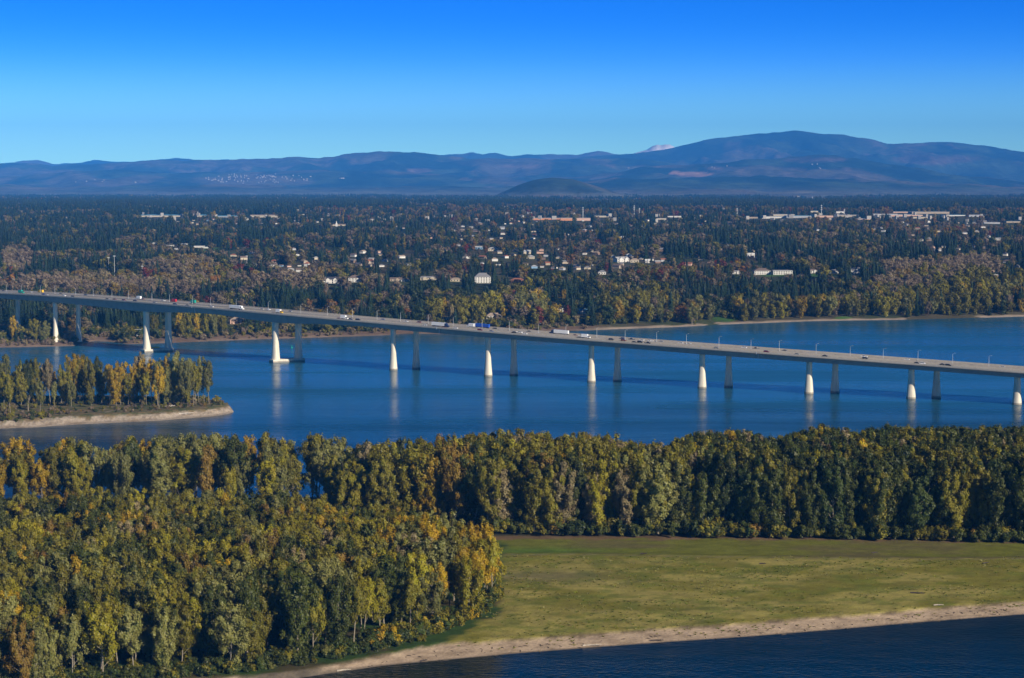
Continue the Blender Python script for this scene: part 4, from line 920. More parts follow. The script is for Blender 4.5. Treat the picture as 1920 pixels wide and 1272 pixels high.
# ------------------------------------------------------------------ buildings of the far bank
WALL = {'white': (.66, .64, .59), 'cream': (.52, .45, .33), 'tan': (.42, .34, .25), 'grey': (.40, .41, .42), 'orange': (.60, .27, .13), 'pink': (.62, .40, .30), 'blue': (.22, .36, .50), 'brown': (.22, .15, .11)}
WM = {k: mat('wall_' + k, v, .8, noise=.5, amt=.06) for k, v in WALL.items()}
ROOF = {'grey': (.20, .20, .21), 'brown': (.16, .12, .10), 'light grey': (.38, .38, .38), 'tan': (.33, .26, .20), 'dark': (.06, .06, .07), 'blue': (.10, .25, .36), 'rust': (.30, .12, .07), 'white': (.6, .6, .58)}
RM = {k: mat('roof_' + k, v, .8, noise=1.0, amt=.12) for k, v in ROOF.items()}
HPOS = []    # picture column, half width px, base row, height px, depth, keep fraction
def house(x, y, wpx, hpx, wallc='white', roofc='grey', form='gable', rz=None, windows=True, label=None, name='house', cat='house', keep=1.0, floors=2, group='houses on the far bank'):
    # depth from the terrain itself
    Ys = np.linspace(1900, 12000, 1200); Xs_ = (x - 960) / F * (Ys * cp + 130 * sp_); zs = far_ground(Xs_, Ys); yy = proj(Xs_, Ys, zs)[1]
    k = int(np.argmax(yy <= y)) if (yy <= y).any() else len(Ys) - 1
    Y = Ys[k]; z = zs[k]; X = (x - 960) / F * (Y * cp + (HC - z) * sp_)
    if cat == 'building': hpx *= .7; keep = .85
    w_ = wpx * Y / F; h = hpx * Y / F; d = min(max(w_ * .6, 7), 22 if cat == 'house' else 60); rz = rng.normal() * .25 if rz is None else rz
    wh = h * (.62 if form != 'flat' else .9); rh = h - wh
    e = link(name, None, loc=(X, Y + d / 2, z - .4), rz=rz)
    b = MB().box((0, 0, wh / 2 + .2), (w_, d, wh + .4)); b.obj('wall', WM[wallc], e)
    r = MB(); o_ = .5; ex, ey = w_ / 2 + o_, d / 2 + o_; z0 = wh + .41
    if form == 'gable':
        r.add([(-ex, -ey, z0), (ex, -ey, z0), (ex, ey, z0), (-ex, ey, z0), (-ex, 0, z0 + rh), (ex, 0, z0 + rh)], [(3, 2, 1, 0), (0, 1, 5, 4), (2, 3, 4, 5), (1, 2, 5), (3, 0, 4)])
        cw = w_ * .3                                                   # cross gable facing the river
        if windows: 
            for gxp in ((-.2 * w_, .25 * w_) if w_ > 20 else (.15 * w_,)):
                r.add([(gxp - cw / 2, -ey - .6, z0 - .3), (gxp + cw / 2, -ey - .6, z0 - .3), (gxp, -ey - .6, z0 + rh * .8), (gxp - cw / 2, 0, z0 - .3), (gxp + cw / 2, 0, z0 - .3), (gxp, 0, z0 + rh * .8)], [(0, 1, 2), (0, 2, 5, 3), (1, 4, 5, 2), (3, 5, 4), (0, 3, 4, 1)])
                g = MB(); g.add([(gxp - cw * .42, -ey - .66, wh * .1), (gxp + cw * .42, -ey - .66, wh * .1), (gxp + cw * .42, -ey - .66, z0), (gxp, -ey - .66, z0 + rh * .62), (gxp - cw * .42, -ey - .66, z0),
                                 (gxp - cw * .42, -ey + 2, wh * .1), (gxp + cw * .42, -ey + 2, wh * .1), (gxp + cw * .42, -ey + 2, z0), (gxp, -ey + 2, z0 + rh * .62), (gxp - cw * .42, -ey + 2, z0)],
                                [(0, 1, 2, 3, 4), (9, 8, 7, 6, 5), (0, 5, 6, 1), (1, 6, 7, 2), (2, 7, 8, 3), (3, 8, 9, 4), (4, 9, 5, 0)])
                g.obj('gable', WM[wallc], e)
    elif form == 'hip':
        ix = max(ex - ey, ex * .25); r.add([(-ex, -ey, z0), (ex, -ey, z0), (ex, ey, z0), (-ex, ey, z0), (-ix, 0, z0 + rh), (ix, 0, z0 + rh)], [(3, 2, 1, 0), (0, 1, 5, 4), (2, 3, 4, 5), (1, 2, 5), (3, 0, 4)])
    else: r.box((0, 0, z0 + rh / 2), (ex * 2, ey * 2, max(rh, .4)))
    r.obj('roof', RM[roofc], e)
    if windows:
        n = max(3, int(w_ / 3.6)); fl = max(1, int(round(wh / 3.2))) if floors == 2 else floors
        wm_ = MB().box((0, 0, 0), (1.5, .16, 1.5)).mesh('window', M['glass'])
        for f in range(fl):
            for q in range(n):
                link('window', wm_, e, loc=((q + .5) / n * w_ - w_ / 2, -d / 2 - .04, (f + .55) * wh / fl + .2))
        if w_ > 12: MB().box((w_ * .28, d * .1, z0 + rh * .8), (1.0, 1.0, 2.2)).obj('chimney', WM['brown'], e)
    HPOS.append((x, wpx / 2 + 1, y, hpx, Y, keep))
    tag(e, label or f'{wallc} house with {roofc} roof among the trees', cat, group, x)
    return e
H = house
H(620, 532, 30, 12, 'white', 'dark', 'gable', .1, label='white house with twin gables and dark roof, left of the hip roofed one')
H(665, 530, 23, 13, 'white', 'brown', 'hip', -.05, label='square white two storey house with brown hip roof on the bluff')
H(742, 528, 22, 7, 'tan', 'brown', 'gable', 0, label='low tan roofed bungalow on the bluff right of the hip roofed house')
H(760, 529, 16, 6, 'white', 'dark', 'hip', 0, label='small white house with dark roof beside the low tan bungalow')
H(803, 526, 30, 7, 'cream', 'grey', 'gable', 0, label='long low cream house with grey roof on the bluff')
H(855, 529, 22, 7, 'cream', 'tan', 'hip', 0, label='cream house left of the big white mansion')
H(904, 532, 30, 19, 'white', 'grey', 'hip', .12, floors=3, label='big white three storey mansion with grey hip roof alone on the bluff')
H(970, 530, 24, 8, 'orange', 'rust', 'hip', 0, label='low orange house with rust roof right of the white mansion')
H(444, 609, 26, 13, 'pink', 'tan', 'hip', .1, label='pinkish two storey house behind yellow trees seen under the bridge')
H(259, 631, 13, 13, 'white', 'light grey', 'flat', 0, label='white two storey house beside the bridge pier on the shore')
H(232, 632, 12, 8, 'grey', 'dark', 'hip', 0, label='shaded grey house on the green lawn near the bridge')
H(925, 603, 30, 14, 'white', 'tan', 'hip', .2, label='white shore house with large tan roof behind the blue trailer')
H(1053, 586, 14, 8, 'white', 'dark', 'gable', 0, label='small white shore house left of the dark red tree')
H(1090, 589, 24, 9, 'white', 'blue', 'gable', 0, label='white shore house with bluish roof right of the dark red tree')
H(835, 600, 12, 5, 'white', 'grey', 'gable', 0, label='small white cottage by the shore behind the bridge')
H(1381, 515, 15, 7, 'white', 'grey', 'gable', 0, label='white house at the left end of the right hand bluff row')
H(1429, 516, 31, 12, 'white', 'brown', 'hip', .1, label='large white house with steep brown roof on the right bluff')
H(1468, 516, 36, 8, 'white', 'light grey', 'flat', 0, label='long low white flat roofed house on the right bluff')
H(1526, 513, 13, 8, 'white', 'brown', 'gable', 0, label='small white gabled house on the right bluff')
H(1562, 513, 20, 7, 'white', 'grey', 'hip', 0, label='low white house with grey hip roof on the green bluff')
H(1604, 515, 17, 12, 'white', 'grey', 'gable', 0, label='tall white gabled house at the right end of the bluff row')
H(1408, 483, 14, 8, 'white', 'white', 'gable', 0, label='bright white house high among dark conifers')
H(1129, 516, 14, 8, 'white', 'grey', 'hip', 0, label='white house at the lower edge of the hillside houses')
H(1165, 492, 26, 10, 'white', 'light grey', 'gable', .5, label='long white building with pale roof on the hillside')
H(1190, 493, 16, 8, 'cream', 'tan', 'hip', 0, label='cream house with wide tan roof right of the long white building')
H(1214, 494, 8, 7, 'white', 'white', 'gable', 0, label='small bright white gable on the hillside')
H(924, 471, 18, 7, 'cream', 'light grey', 'hip', 0, label='cream house with pale roof high on the central slope')
H(898, 468, 14, 6, 'blue', 'light grey', 'gable', 0, label='bluish house high on the central slope')
# public and commercial buildings far off
B = dict(cat='building', group='buildings on the plateau', name='building')
H(301, 407, 78, 6, 'cream', 'blue', 'gable', 0, False, label='very long low building with blue roof below the dark forest', **B)
H(378, 407, 16, 6, 'cream', 'blue', 'gable', 0, False, label='short blue roofed building beside the white spire', **B)
H(425, 408, 40, 5, 'grey', 'blue', 'gable', 0, False, label='low bluish building right of the white spire', **B)
H(494, 409, 50, 8, 'cream', 'tan', 'flat', 0, True, label='large cream four storey block below the dark forest', **B)
H(635, 424, 26, 5, 'cream', 'tan', 'gable', 0, False, label='church hall with tan roof beside a small white steeple', **B)
H(1025, 413, 50, 5, 'orange', 'light grey', 'flat', 0, False, label='long orange brick building in the middle of the plateau', **B)
H(1062, 414, 22, 7, 'orange', 'white', 'flat', 0, False, label='tall orange block right of the long brick building', **B)
H(1094, 414, 26, 7, 'pink', 'light grey', 'flat', 0, False, label='pink walled building among red trees on the plateau', **B)
H(1130, 408, 30, 4, 'cream', 'white', 'flat', 0, False, label='low cream building behind the pink walled one', **B)
for k, (x, y, w_, h_) in enumerate(((1452, 410, 46, 5), (1470, 405, 40, 4), (1500, 409, 50, 6), (1545, 408, 34, 5), (1590, 407, 40, 5), (1575, 400, 16, 5), (1527, 399, 14, 5), (1660, 404, 46, 4), (1700, 406, 60, 4), (1745, 401, 70, 5), (1790, 406, 40, 4), (1730, 410, 36, 4), (1830, 407, 26, 5), (1690, 400, 30, 4), (1900, 418, 26, 4), (1265, 408, 26, 4), (1240, 413, 18, 4), (1860, 420, 30, 4), (1620, 412, 24, 3), (1410, 410, 22, 4))):
    H(x, y, w_, h_, ['white', 'cream', 'grey', 'pink', 'tan'][k % 5], ['white', 'light grey', 'blue', 'tan'][k % 4], 'flat', 0, False, label=f'{["white", "cream", "grey", "pink", "tan"][k % 5]} industrial building with {["white", "light grey", "blue", "tan"][k % 4]} flat roof on the right plateau', **B)
H(500, 470 - 8, 1, 1, 'white', 'grey', 'gable', 0, False) if False else None
for (x, y, w_, h_) in ((290, 459, 14, 5), (318, 463, 14, 4), (345, 460, 16, 4), (372, 465, 20, 5), (387, 466, 12, 4), (330, 468, 12, 3)):
    H(x, y, w_, h_, 'white', 'light grey', 'flat', 0, False, label='low white building in the clearing above the left woods', **B)
# hillside neighbourhoods
wcs = ['white'] * 5 + ['cream'] * 3 + ['tan'] * 3 + ['grey', 'blue', 'pink', 'grey', 'brown']; rcs = ['grey', 'brown', 'light grey', 'tan', 'grey', 'brown', 'rust', 'dark']
def hood(n, cx, cy, rx, ry, w0=7, w1=16, keep=.75, where=''):
    for _ in range(n):
        a = rng.random() * 6.28; r = rng.random() ** .5; x = cx + rx * r * math.cos(a); y = cy + ry * r * math.sin(a)
        if any(abs(x - q[0]) < q[1] + 6 and abs(y - q[2]) < 5 for q in HPOS[-80:]): continue
        sc_ = np.interp(y, [400, 440, 520], [.42, .65, 1]); w_ = (w0 + (w1 - w0) * rng.random()) * sc_; h_ = w_ * (.42 + .2 * rng.random())
        wc, rc = wcs[rng.integers(len(wcs))], rcs[rng.integers(len(rcs))]
        H(x, y, w_, h_, wc, rc, ['gable', 'hip'][rng.integers(2)], rng.normal() * .6, False, label=f'{wc} house with {rc} roof {where}', keep=keep)
hood(26, 700, 487, 110, 16, where='on the slope behind the bluff'); hood(66, 1060, 488, 190, 20, 8, 17, where='in the central hillside suburb'); hood(26, 1000, 450, 220, 20, where='high on the central slope')
hood(18, 520, 485, 90, 18, where='above the left woods'); hood(14, 560, 505, 60, 10, where='above the main span'); hood(20, 470, 418, 170, 6, where='near the long blue roof')
hood(20, 1300, 480, 120, 22, keep=.6, where='among conifers right of centre'); hood(16, 1640, 435, 130, 12, where='on the right slope'); hood(24, 1800, 450, 120, 25, where='on the far right slope'); hood(14, 1890, 510, 30, 30, where='near the right edge')
hood(30, 1150, 420, 220, 8, where='on the central plateau'); hood(20, 1750, 422, 160, 6, where='below the industrial buildings'); hood(14, 830, 428, 120, 10, where='on the plateau left of centre')
# unnamed specks: more distant roofs, too many and too small to single out
ROOFDIM = mat('distant_roof', (.34, .32, .29), .9)
def roofs(name, spots, label):
    m = MB()
    for (X, Y, z, w_, h) in spots: m.box((X, Y, z + h / 2), (w_, w_ * .7, h), rng.random() * 3)
    o = m.obj(name, ROOFDIM); o['kind'] = 'stuff'; o['label'] = label
sp2 = []
for _ in range(300):
    x = rng.random() * 1960 - 20; y = 392 + rng.random() * 26; Y = float(np.interp(y, [388, 405, 431], [8500, 5300, 4000])) ; X = (x - 960) / F * Y; sp2.append((X, Y, float(far_ground(X, Y)) + 4, 7 + 8 * rng.random(), 5 + 5 * rng.random()))
roofs('distant_roofs', sp2, 'pale roofs scattered over the far plateau')
sp3 = []
def hill_spots(n, cx, cy, rx, ry, s0=10, s1=26):
    X2, Y2, Z2 = HXw, HYg, Hz
    sel = np.argwhere((((hpx - cx) / rx) ** 2 + ((hpy - cy) / ry) ** 2 < 1) & (np.gradient(Hz, axis=0) > 0))
    if len(sel) == 0: return
    for _ in range(n):
        i, j = sel[rng.integers(len(sel))]; q = rng.random(); j2 = min(j + 1, X2.shape[1] - 1); i2 = min(i + 1, X2.shape[0] - 1); r_ = rng.random(); sp3.append((float(X2[i, j] * (1 - q) + X2[i, j2] * q), float(Y2[i, j] * (1 - r_) + Y2[i2, j] * r_), float((Z2[i, j] * (1 - q) + Z2[i, j2] * q) * (1 - r_) + Z2[i2, j] * r_) + 3, s0 + (s1 - s0) * rng.random(), 8 + 8 * rng.random()))
hill_spots(170, 480, 337, 105, 9, 8, 17); hill_spots(22, 200, 343, 60, 5, 8, 18); hill_spots(6, 640, 338, 14, 2, 20, 40); hill_spots(12, 1350, 316, 16, 4, 9, 18); hill_spots(12, 1520, 314, 20, 6, 9, 18); hill_spots(12, 1500, 376, 40, 4); hill_spots(6, 170, 345, 20, 2); hill_spots(5, 1180, 317, 20, 5)
roofs('hillside_roofs', sp3, 'tiny pale houses on the distant blue hillside')
# steeples, masts and poles
def mast(x, ytop, ybase, r, name, label, cat, m_, spire=False):
    Ys = np.linspace(1900, 12000, 1200); Xs_ = (x - 960) / F * (Ys * cp + 130 * sp_); zs = far_ground(Xs_, Ys); yy = proj(Xs_, Ys, zs)[1]; k = int(np.argmax(yy <= ybase)) if (yy <= ybase).any() else len(Ys) - 1
    Y = Ys[k]; z = zs[k]; X = (x - 960) / F * (Y * cp + (HC - z) * sp_); h = zfor(Y, ytop) - z; e = link(name, None, loc=(X, Y, z - .3))
    if spire:
        MB().box((0, 0, h * .25), (r * 3, r * 3, h * .5)).obj('tower', WM['white'], e); MB().tube([(0, 0, h * .5), (0, 0, h)], [r * 1.4, .1], 4).obj('spire', WM['white'], e)
    else:
        MB().tube([(0, 0, 0), (0, 0, h)], [r, r * .6], 6).obj('pole', m_, e)
        if name == 'floodlight_mast': MB().box((0, 0, h), (3.5, .8, .8)).obj('light_head', M['lamp'], e)
        else:
            t_ = MB()
            for q in range(3): t_.box((0, 0, h * (.55 + .18 * q)), (r * 5, r * 5, r * 1.2))
            t_.obj('antenna', m_, e)
    HPOS.append((x, 3, ybase, max(4, ybase - ytop) * .5, Y, 1.0)); tag(e, label, cat, None, x)
mast(215, 480, 519, .35, 'floodlight_mast', 'tallest grey highway floodlight mast above the left end of the bridge', 'mast', M['lamp']); mast(204, 483, 519, .25, 'floodlight_mast', 'thin floodlight mast just left of the tallest one', 'mast', M['lamp'])
mast(267, 499, 523, .25, 'floodlight_mast', 'short thin mast above the brown brush right of the floodlights', 'mast', M['lamp'])
mast(463, 480, 500, .25, 'floodlight_mast', 'thin pale pole among houses above the bridge main span', 'mast', M['lamp'])
mast(371, 396, 407, 1.5, 'church_steeple', 'white church spire beside the long blue roofed building', 'steeple', None, True)
mast(631, 414, 425, 1.6, 'church_steeple', 'small white steeple left of centre on the plateau', 'steeple', None, True)
for x, a, b, l in ((1189, 385, 402, 'tallest white radio mast right of centre'), (1199, 390, 402, 'shorter white mast beside the tallest radio mast'), (1093, 388, 410, 'grey lattice mast above the pink walled building'), (1540, 384, 404, 'thin mast behind the industrial buildings'),
                   (1583, 392, 402, 'white water tower like mast among industrial roofs'), (619, 380, 392, 'white mast on the dark forest line left of centre'), (1382, 390, 402, 'thin pale mast left of the industrial area')):
    mast(x, a, b, .9, 'radio_mast', l, 'mast', M['lamp'])

# ------------------------------------------------------------------ far bank trees
ZN = [  # picture zone (x, y, rx, ry), kind
    (150, 455, 260, 45, 'C'), (190, 500, 230, 24, 'C'), (330, 388, 420, 12, 'C'), (430, 425, 130, 16, 'C'), (690, 448, 150, 20, 'C'), (300, 545, 330, 14, 'B'), (350, 513, 60, 16, 'B'), (560, 534, 90, 14, 'B'),
    (30, 500, 40, 20, 'B'), (480, 568, 110, 20, 'C'), (130, 596, 200, 26, 'C'), (370, 628, 62, 9, 'O'), (250, 605, 60, 15, 'C'), (700, 566, 110, 22, 'C'), (870, 560, 160, 25, 'G'), (870, 603, 70, 12, 'O'), (970, 595, 70, 14, 'O'), (1200, 588, 70, 22, 'O'), (1130, 560, 90, 25, 'G'),
    (1010, 478, 200, 30, 'N'), (700, 488, 130, 16, 'N'), (1330, 575, 60, 22, 'C'), (1480, 550, 130, 24, 'C'), (1640, 598, 330, 8, 'O'), (1440, 594, 70, 10, 'O'), (1760, 510, 110, 35, 'B'), (1700, 545, 80, 16, 'B'), (1850, 560, 90, 30, 'O'), (1690, 575, 70, 12, 'O'),
    (1420, 465, 250, 26, 'C'), (1650, 475, 180, 26, 'C'), (1320, 435, 140, 14, 'C'), (860, 412, 330, 14, 'N'), (1250, 400, 600, 8, 'N'), (1800, 430, 150, 18, 'N'), (640, 540, 80, 12, 'B'), (1060, 540, 90, 10, 'G'), (520, 440, 100, 20, 'C'), (1220, 450, 90, 14, 'C'), (1080, 435, 100, 8, 'C'), (1600, 388, 400, 8, 'C'), (1130, 392, 120, 6, 'C')]
MIX = {'C': ({'fir green': 6, 'blue green': 3, 'mid green': .8, 'bare brown': .25, 'olive': .3}, .92), 'B': ({'bare brown': 5, 'pale brown': 3, 'olive': 1.2, 'fir green': .4, 'orange': .15, 'rust brown': .8}, .95), 'O': ({'olive': 4, 'yellow green': 2.2, 'grey green': 2, 'golden': .7, 'fir green': .5, 'bare brown': .4}, .9),
       'G': ({'fir green': 4.5, 'blue green': 1, 'mid green': 3, 'olive': 1.6, 'yellow green': .5, 'pale brown': .6, 'bare brown': .9, 'golden': .25, 'red': .15}, .95), 'N': ({'fir green': 5.0, 'blue green': 2.4, 'mid green': 2.2, 'bare brown': 1.8, 'pale brown': .7, 'orange': .5, 'red': .2, 'golden': .5, 'rust brown': .8, 'olive': 1.2}, .58)}
def far_points(Y0, Y1, s):
    U = .335; gx, gy = jgrid(-U * Y1, U * Y1, Y0, Y1, s); k = np.abs(gx) < U * gy + 30; return gx[k], gy[k]
PX = []; PY = []; BIGF = []
for (Y0, Y1, s, big) in ((1850, 2900, 12, 0), (2900, 4200, 15, 0), (4200, 6200, 19, 0), (6200, 8600, 34, 1), (8600, 14500, 62, 1)):
    a, b = far_points(Y0, Y1, s); PX.append(a); PY.append(b); BIGF.append(np.full(len(a), big))
PX = np.concatenate(PX); PY = np.concatenate(PY); BIGF = np.concatenate(BIGF)
x0 = 960 + F * PX / (PY * cp + HC * sp_); sd = PY - shoreY(x0); PZ = far_z(sd, PX, PY); xx, yy = proj(PX, PY, PZ)
keep = sd > np.where(xx > 1150, 9, 22) + 12 * fbm(PX / 30, PY / 30, 2)
keep &= ~((np.abs(xx - 190) < 26) & (sd < 24))
for (lx, ly, lrx, lry) in LAWNS: keep &= ((xx - lx) / lrx) ** 2 + ((yy - ly) / lry) ** 2 > 1
# the bridge corridor over land
for q in cl[:70:2]: keep &= ((PX - q[0]) ** 2 + (PY - q[1]) ** 2) > 27 ** 2
PX, PY, PZ, BIGF, xx, yy, sd = [a[keep] for a in (PX, PY, PZ, BIGF, xx, yy, sd)]
n = len(PX); zone = np.full(n, 'G', dtype='<U1')
def uniform_rank(a): r = np.empty(len(a)); r[np.argsort(a)] = np.arange(len(a)) / len(a); return r
nf = fbm(PX / 260 + 3, PY / 420 + 9, 3); zone[nf > .54] = 'N'; zone[nf < .47] = 'C'; zone[(nf > .47) & (nf < .54) & (yy < 480)] = 'N'
wig = (fbm(PX / 60, PY / 90, 2) - .5) * .6
for (zx, zy, rx, ry, k) in ZN: zone[((xx - zx) / rx) ** 2 + ((yy - zy) / ry) ** 2 + wig < 1] = k
cnames = list(COLS); ci = np.zeros(n, int)
u = uniform_rank(.62 * uniform_rank(fbm(PX / 42 + 60, PY / 75 + 20, 3)) + .38 * rng.random(n))
dens = np.ones(n)
for k, (p, dn) in MIX.items():
    m = zone == k; ks = list(p); wt = np.array([p[q] for q in ks]); wt = wt / wt.sum(); ci[m] = np.array([cnames.index(q) for q in ks])[np.searchsorted(np.cumsum(wt), u[m]).clip(0, len(ks) - 1)]; dens[m] = dn
conif = np.isin(ci, [cnames.index('fir green'), cnames.index('blue green')])
keep = (rng.random(n) < dens) & (vnoise(PX / 16 + 31, PY / 22) > .20)
patch = (zone == 'C') & (fbm(PX / 70 + 2, PY / 110 + 6, 2) > .64) & (yy > 405); ci[patch] = np.array([cnames.index(q) for q in ('bare brown', 'olive', 'mid green', 'pale brown')])[rng.integers(0, 4, patch.sum())]; conif = np.isin(ci, [cnames.index('fir green'), cnames.index('blue green')])
hs = np.where(conif, .55 + .65 * rng.random(n), (.62 + .50 * rng.random(n)))
hs = np.where((zone == 'N') & ~conif, hs * .85, hs); hs = np.where((zone == 'N') & conif, hs * .8, hs); hs = np.where(zone == 'O', hs * 1.25, hs); hs = np.where(zone == 'B', hs * .85, hs); hs = np.where((zone == 'C') & conif & (sd > 500), hs * 1.05, hs)
top = proj(PX, PY, PZ + np.where(conif, 27, 20) * hs)[1]
for (hx, hw_, hy, hh, HYd, kp) in HPOS:
    m = (np.abs(xx - hx) < hw_ + 1.5) & (PY < HYd + 22) & (top < hy - hh * (.15 if kp == 1 else .45)) & (PY > HYd - 900)
    if kp < 1: m &= rng.random(n) < kp + .2
    # trees standing in front are either lower or not there
    keep &= ~m
keep &= ~((zone == 'N') & (vnoise(PX / 30 + 3, PY / 55 + 8) < .30))
sel = np.where(keep)[0]; sel = sel[np.argsort(PY[sel])]
def farlabel(x): 
    return ('left of the bridge' if x < 110 else 'behind the first pier pairs' if x < 330 else 'behind the main span' if x < 560 else 'behind the fourth pier pair' if x < 800 else 'behind the bridge centre' if x < 1050 else 'at the bay right of centre' if x < 1300 else 'on the right shore' if x < 1600 else 'on the far right shore')
nc = nb_ = na_ = 0; SC_ = []; SB = []; CC = []; CB = []
for i in sel:
    p = (float(PX[i]), float(PY[i]), float(PZ[i]) - .3); rz = rng.random() * 6.28; cn = cnames[ci[i]]; s = float(hs[i]); tint = np.array(COLS[cn]) * ((.74 if zone[i] in 'NCG' else .72 if xx[i] > 1120 and zone[i] == 'O' else 1.0) if not conif[i] else 1.0)
    if BIGF[i]:
        (CC if conif[i] else CB).append((p, int(rng.integers(3)), rz, (1.0, 1.0, s * (1.0 if conif[i] else .9)), tint)); continue
    vis = -10 < xx[i] < 1930
    if conif[i]:
        v = int(rng.integers(4)); sc3 = (s * (.9 + .25 * rng.random()),) * 2 + (s,)
        if vis and nc < 290:
            nc += 1; o = link('conifer_tree', CON[v], loc=p, rz=rz, scale=sc3); o['tint'] = [float(q) for q in tint]; o['category'] = 'tree'
            tag(o, f'{"dark" if cn == "fir green" else "bluish"} {"tall" if s > .95 else "mid sized"} conifer {farlabel(xx[i])}', 'tree', 'conifers near the far shore', xx[i])
        else: SC_.append((p, v, rz, sc3, tint))
    else:
        v = int(rng.integers(len(SML))) if zone[i] != 'O' else int(rng.choice([0, 2, 3, 6])); sc3 = (s * (1.0 + .3 * rng.random()) * (.85 if zone[i] == 'O' else 1.15),) * 2 + (s,)
        if v == 4 and zone[i] != 'O' and rng.random() < .7: v = 1
        autumn = cn in ('bare brown', 'pale brown', 'red', 'orange', 'golden', 'rust brown')
        if vis and autumn and na_ < 290:
            na_ += 1; o = link('autumn_tree', SML[v][0], loc=p, rz=rz, scale=sc3); o['tint'] = [float(q) for q in tint]; tag(o, f'{cn} autumn tree near the shore {farlabel(xx[i])}', 'tree', 'autumn trees near the far shore', xx[i])
        elif vis and not autumn and nb_ < 290:
            nb_ += 1; o = link('shore_tree', SML[v][0], loc=p, rz=rz, scale=sc3); o['tint'] = [float(q) for q in tint]; tag(o, f'{cn} leafy tree near the shore {farlabel(xx[i])}', 'tree', 'leafy trees near the far shore', xx[i])
        else: SB.append((p, v, rz, sc3, tint))
def sc_list(name, meshes, L_, label): scatter(name, meshes, [q[0] for q in L_], [q[1] for q in L_], [q[2] for q in L_], [q[3] for q in L_], [q[4] for q in L_], label)
sc_list('conifer_forest', CON, SC_, 'dark conifer woods over the far bank'); sc_list('autumn_woods', [q[0] for q in SML], SB, 'mixed autumn woods and gardens over the far bank')
sc_list('distant_conifer_forest', CLC, CC, 'dark forest on the distant plateau'); sc_list('distant_autumn_woods', CLB, CB, 'brown woods on the distant plateau')
# single trees that stand out in the picture
def solo(x, y, h, cn, v, ws, label, name='autumn_tree'):
    Ys = np.linspace(1900, 8000, 900); Xs_ = (x - 960) / F * (Ys * cp + 150 * sp_); zs = far_ground(Xs_, Ys); yy_ = proj(Xs_, Ys, zs)[1]; k = int(np.argmax(yy_ <= y)); Y = Ys[k]; z = zs[k]
    s = h * Y / F / 30; tree_thing(name, BIG[v][0], BIG[v][1], ((x - 960) / F * (Y * cp + (HC - z) * sp_), Y, z - .3), rng.random() * 6, (s * ws, s * ws, s), cn, label, None, x)
for a in ((1057, 575, 32, 'golden', 9, .8, 'slender golden poplar tree above the dark red tree'), (1065, 598, 26, 'red', 3, 1.2, 'dark red round tree between the two white shore houses'), (672, 519, 18, 'golden', 5, 1.0, 'bright yellow tree right behind the hip roofed white house'),
          (1296, 610, 42, 'grey green', 3, 1.2, 'pale green willow standing alone at the water edge'), (1209, 598, 52, 'yellow green', 4, 1.0, 'tall yellow green tree at the bay'), (925, 463, 14, 'golden', 3, 1.3, 'yellow tree high on the central slope'), (26, 640, 46, 'golden', 6, .85, 'single golden poplar at the left edge near the shore'),
          (62, 642, 44, 'yellow green', 8, 1.1, 'olive tree clump left of the first pier'), (86, 644, 42, 'grey green', 3, 1.1, 'greyish tree just left of the first pier'), (1335, 590, 14, 'red', 3, 1.1, 'small red tree beside the green lawn'), (335, 632, 45, 'golden', 6, .75, 'golden poplar right of the second pier pair'), (352, 631, 44, 'yellow green', 1, .75, 'yellow green poplar third from the second pier pair'),
          (368, 631, 42, 'golden', 9, .8, 'broad golden poplar in the row under the bridge'), (386, 632, 40, 'yellow green', 4, .8, 'twin stemmed yellow green poplar under the bridge'), (402, 632, 42, 'grey green', 0, .8, 'greyish poplar in the row under the bridge'), (418, 632, 38, 'olive', 5, .8, 'olive poplar at the right end of the row under the bridge'),
          (292, 630, 40, 'olive', 8, .9, 'olive tree between the second pair of piers'), (847, 610, 38, 'pale brown', 4, .8, 'pale poplar with bare stems behind the white trailer'), (870, 606, 36, 'grey green', 0, .8, 'greyish poplar behind the bridge centre'), (890, 608, 44, 'yellow green', 5, .7, 'tall yellowish poplar left of the tan roofed shore house')):
    solo(*a)

# ------------------------------------------------------------------ small things
def log(p, L_, r, rz, tilt, label, x, colr=(.42, .36, .28)):
    m_ = MB().tube([(-L_ / 2, 0, r), (-L_ * .1, .1 * L_ * .2, r * 1.2 + tilt * .4), (L_ / 2, 0, r + tilt)], [r, r * .85, r * .4], 7)
    m_.tube([(L_ * .1, 0, r), (L_ * .3, L_ * .12, r + .5)], [r * .4, r * .15], 5)
    o = m_.obj('driftwood_log', mat('driftwood', colr, .9, noise=2, amt=.3), loc=p, rz=rz); tag(o, label, 'log', None, x)
for x, y, L_, lab in ((1232, 1196, 5, 'dark driftwood stump on the near beach right of centre'), (645, 1251, 5, 'pale driftwood log lying on the beach below the near wood'), (1110, 1205, 7, 'thin driftwood pole on the near beach'), (795, 1233, 2.5, 'short dark log low on the near beach'),
                      (1207, 1044, 3, 'dark log lying at the field edge'), (1848, 1062, 3, 'small dark log on the right of the field'), (1720, 1119, 6, 'dark branch lying in the grass at right'), (1640, 1043, 3, 'grey log by the hollow at right'), (1430, 1063, 3, 'dark stick in the middle of the field'), (1760, 1140, 4, 'pale log on the beach at right')):
    p = at(x, y, 1.5); z = float(near_ground(p[0], p[1])); log((p[0], p[1], z + .1), L_, .35, rng.random() * .8 - .4, .3, lab, x, (.42, .36, .28) if 'pale' in lab or 'thin' in lab or 'branching' in lab else (.07, .055, .045))
for x, y, L_, lab in ((316, 770, 10, 'bleached log on top of the island bank'), (343, 781, 16, 'long fallen trunk leaning down the island beach')):
    p = at(x, y, 3.0 if y < 775 else .8); log((p[0], p[1], izf(p[0], p[1]) + .2), L_, .4, .15, 1.0, lab, x, (.6, .55, .48))
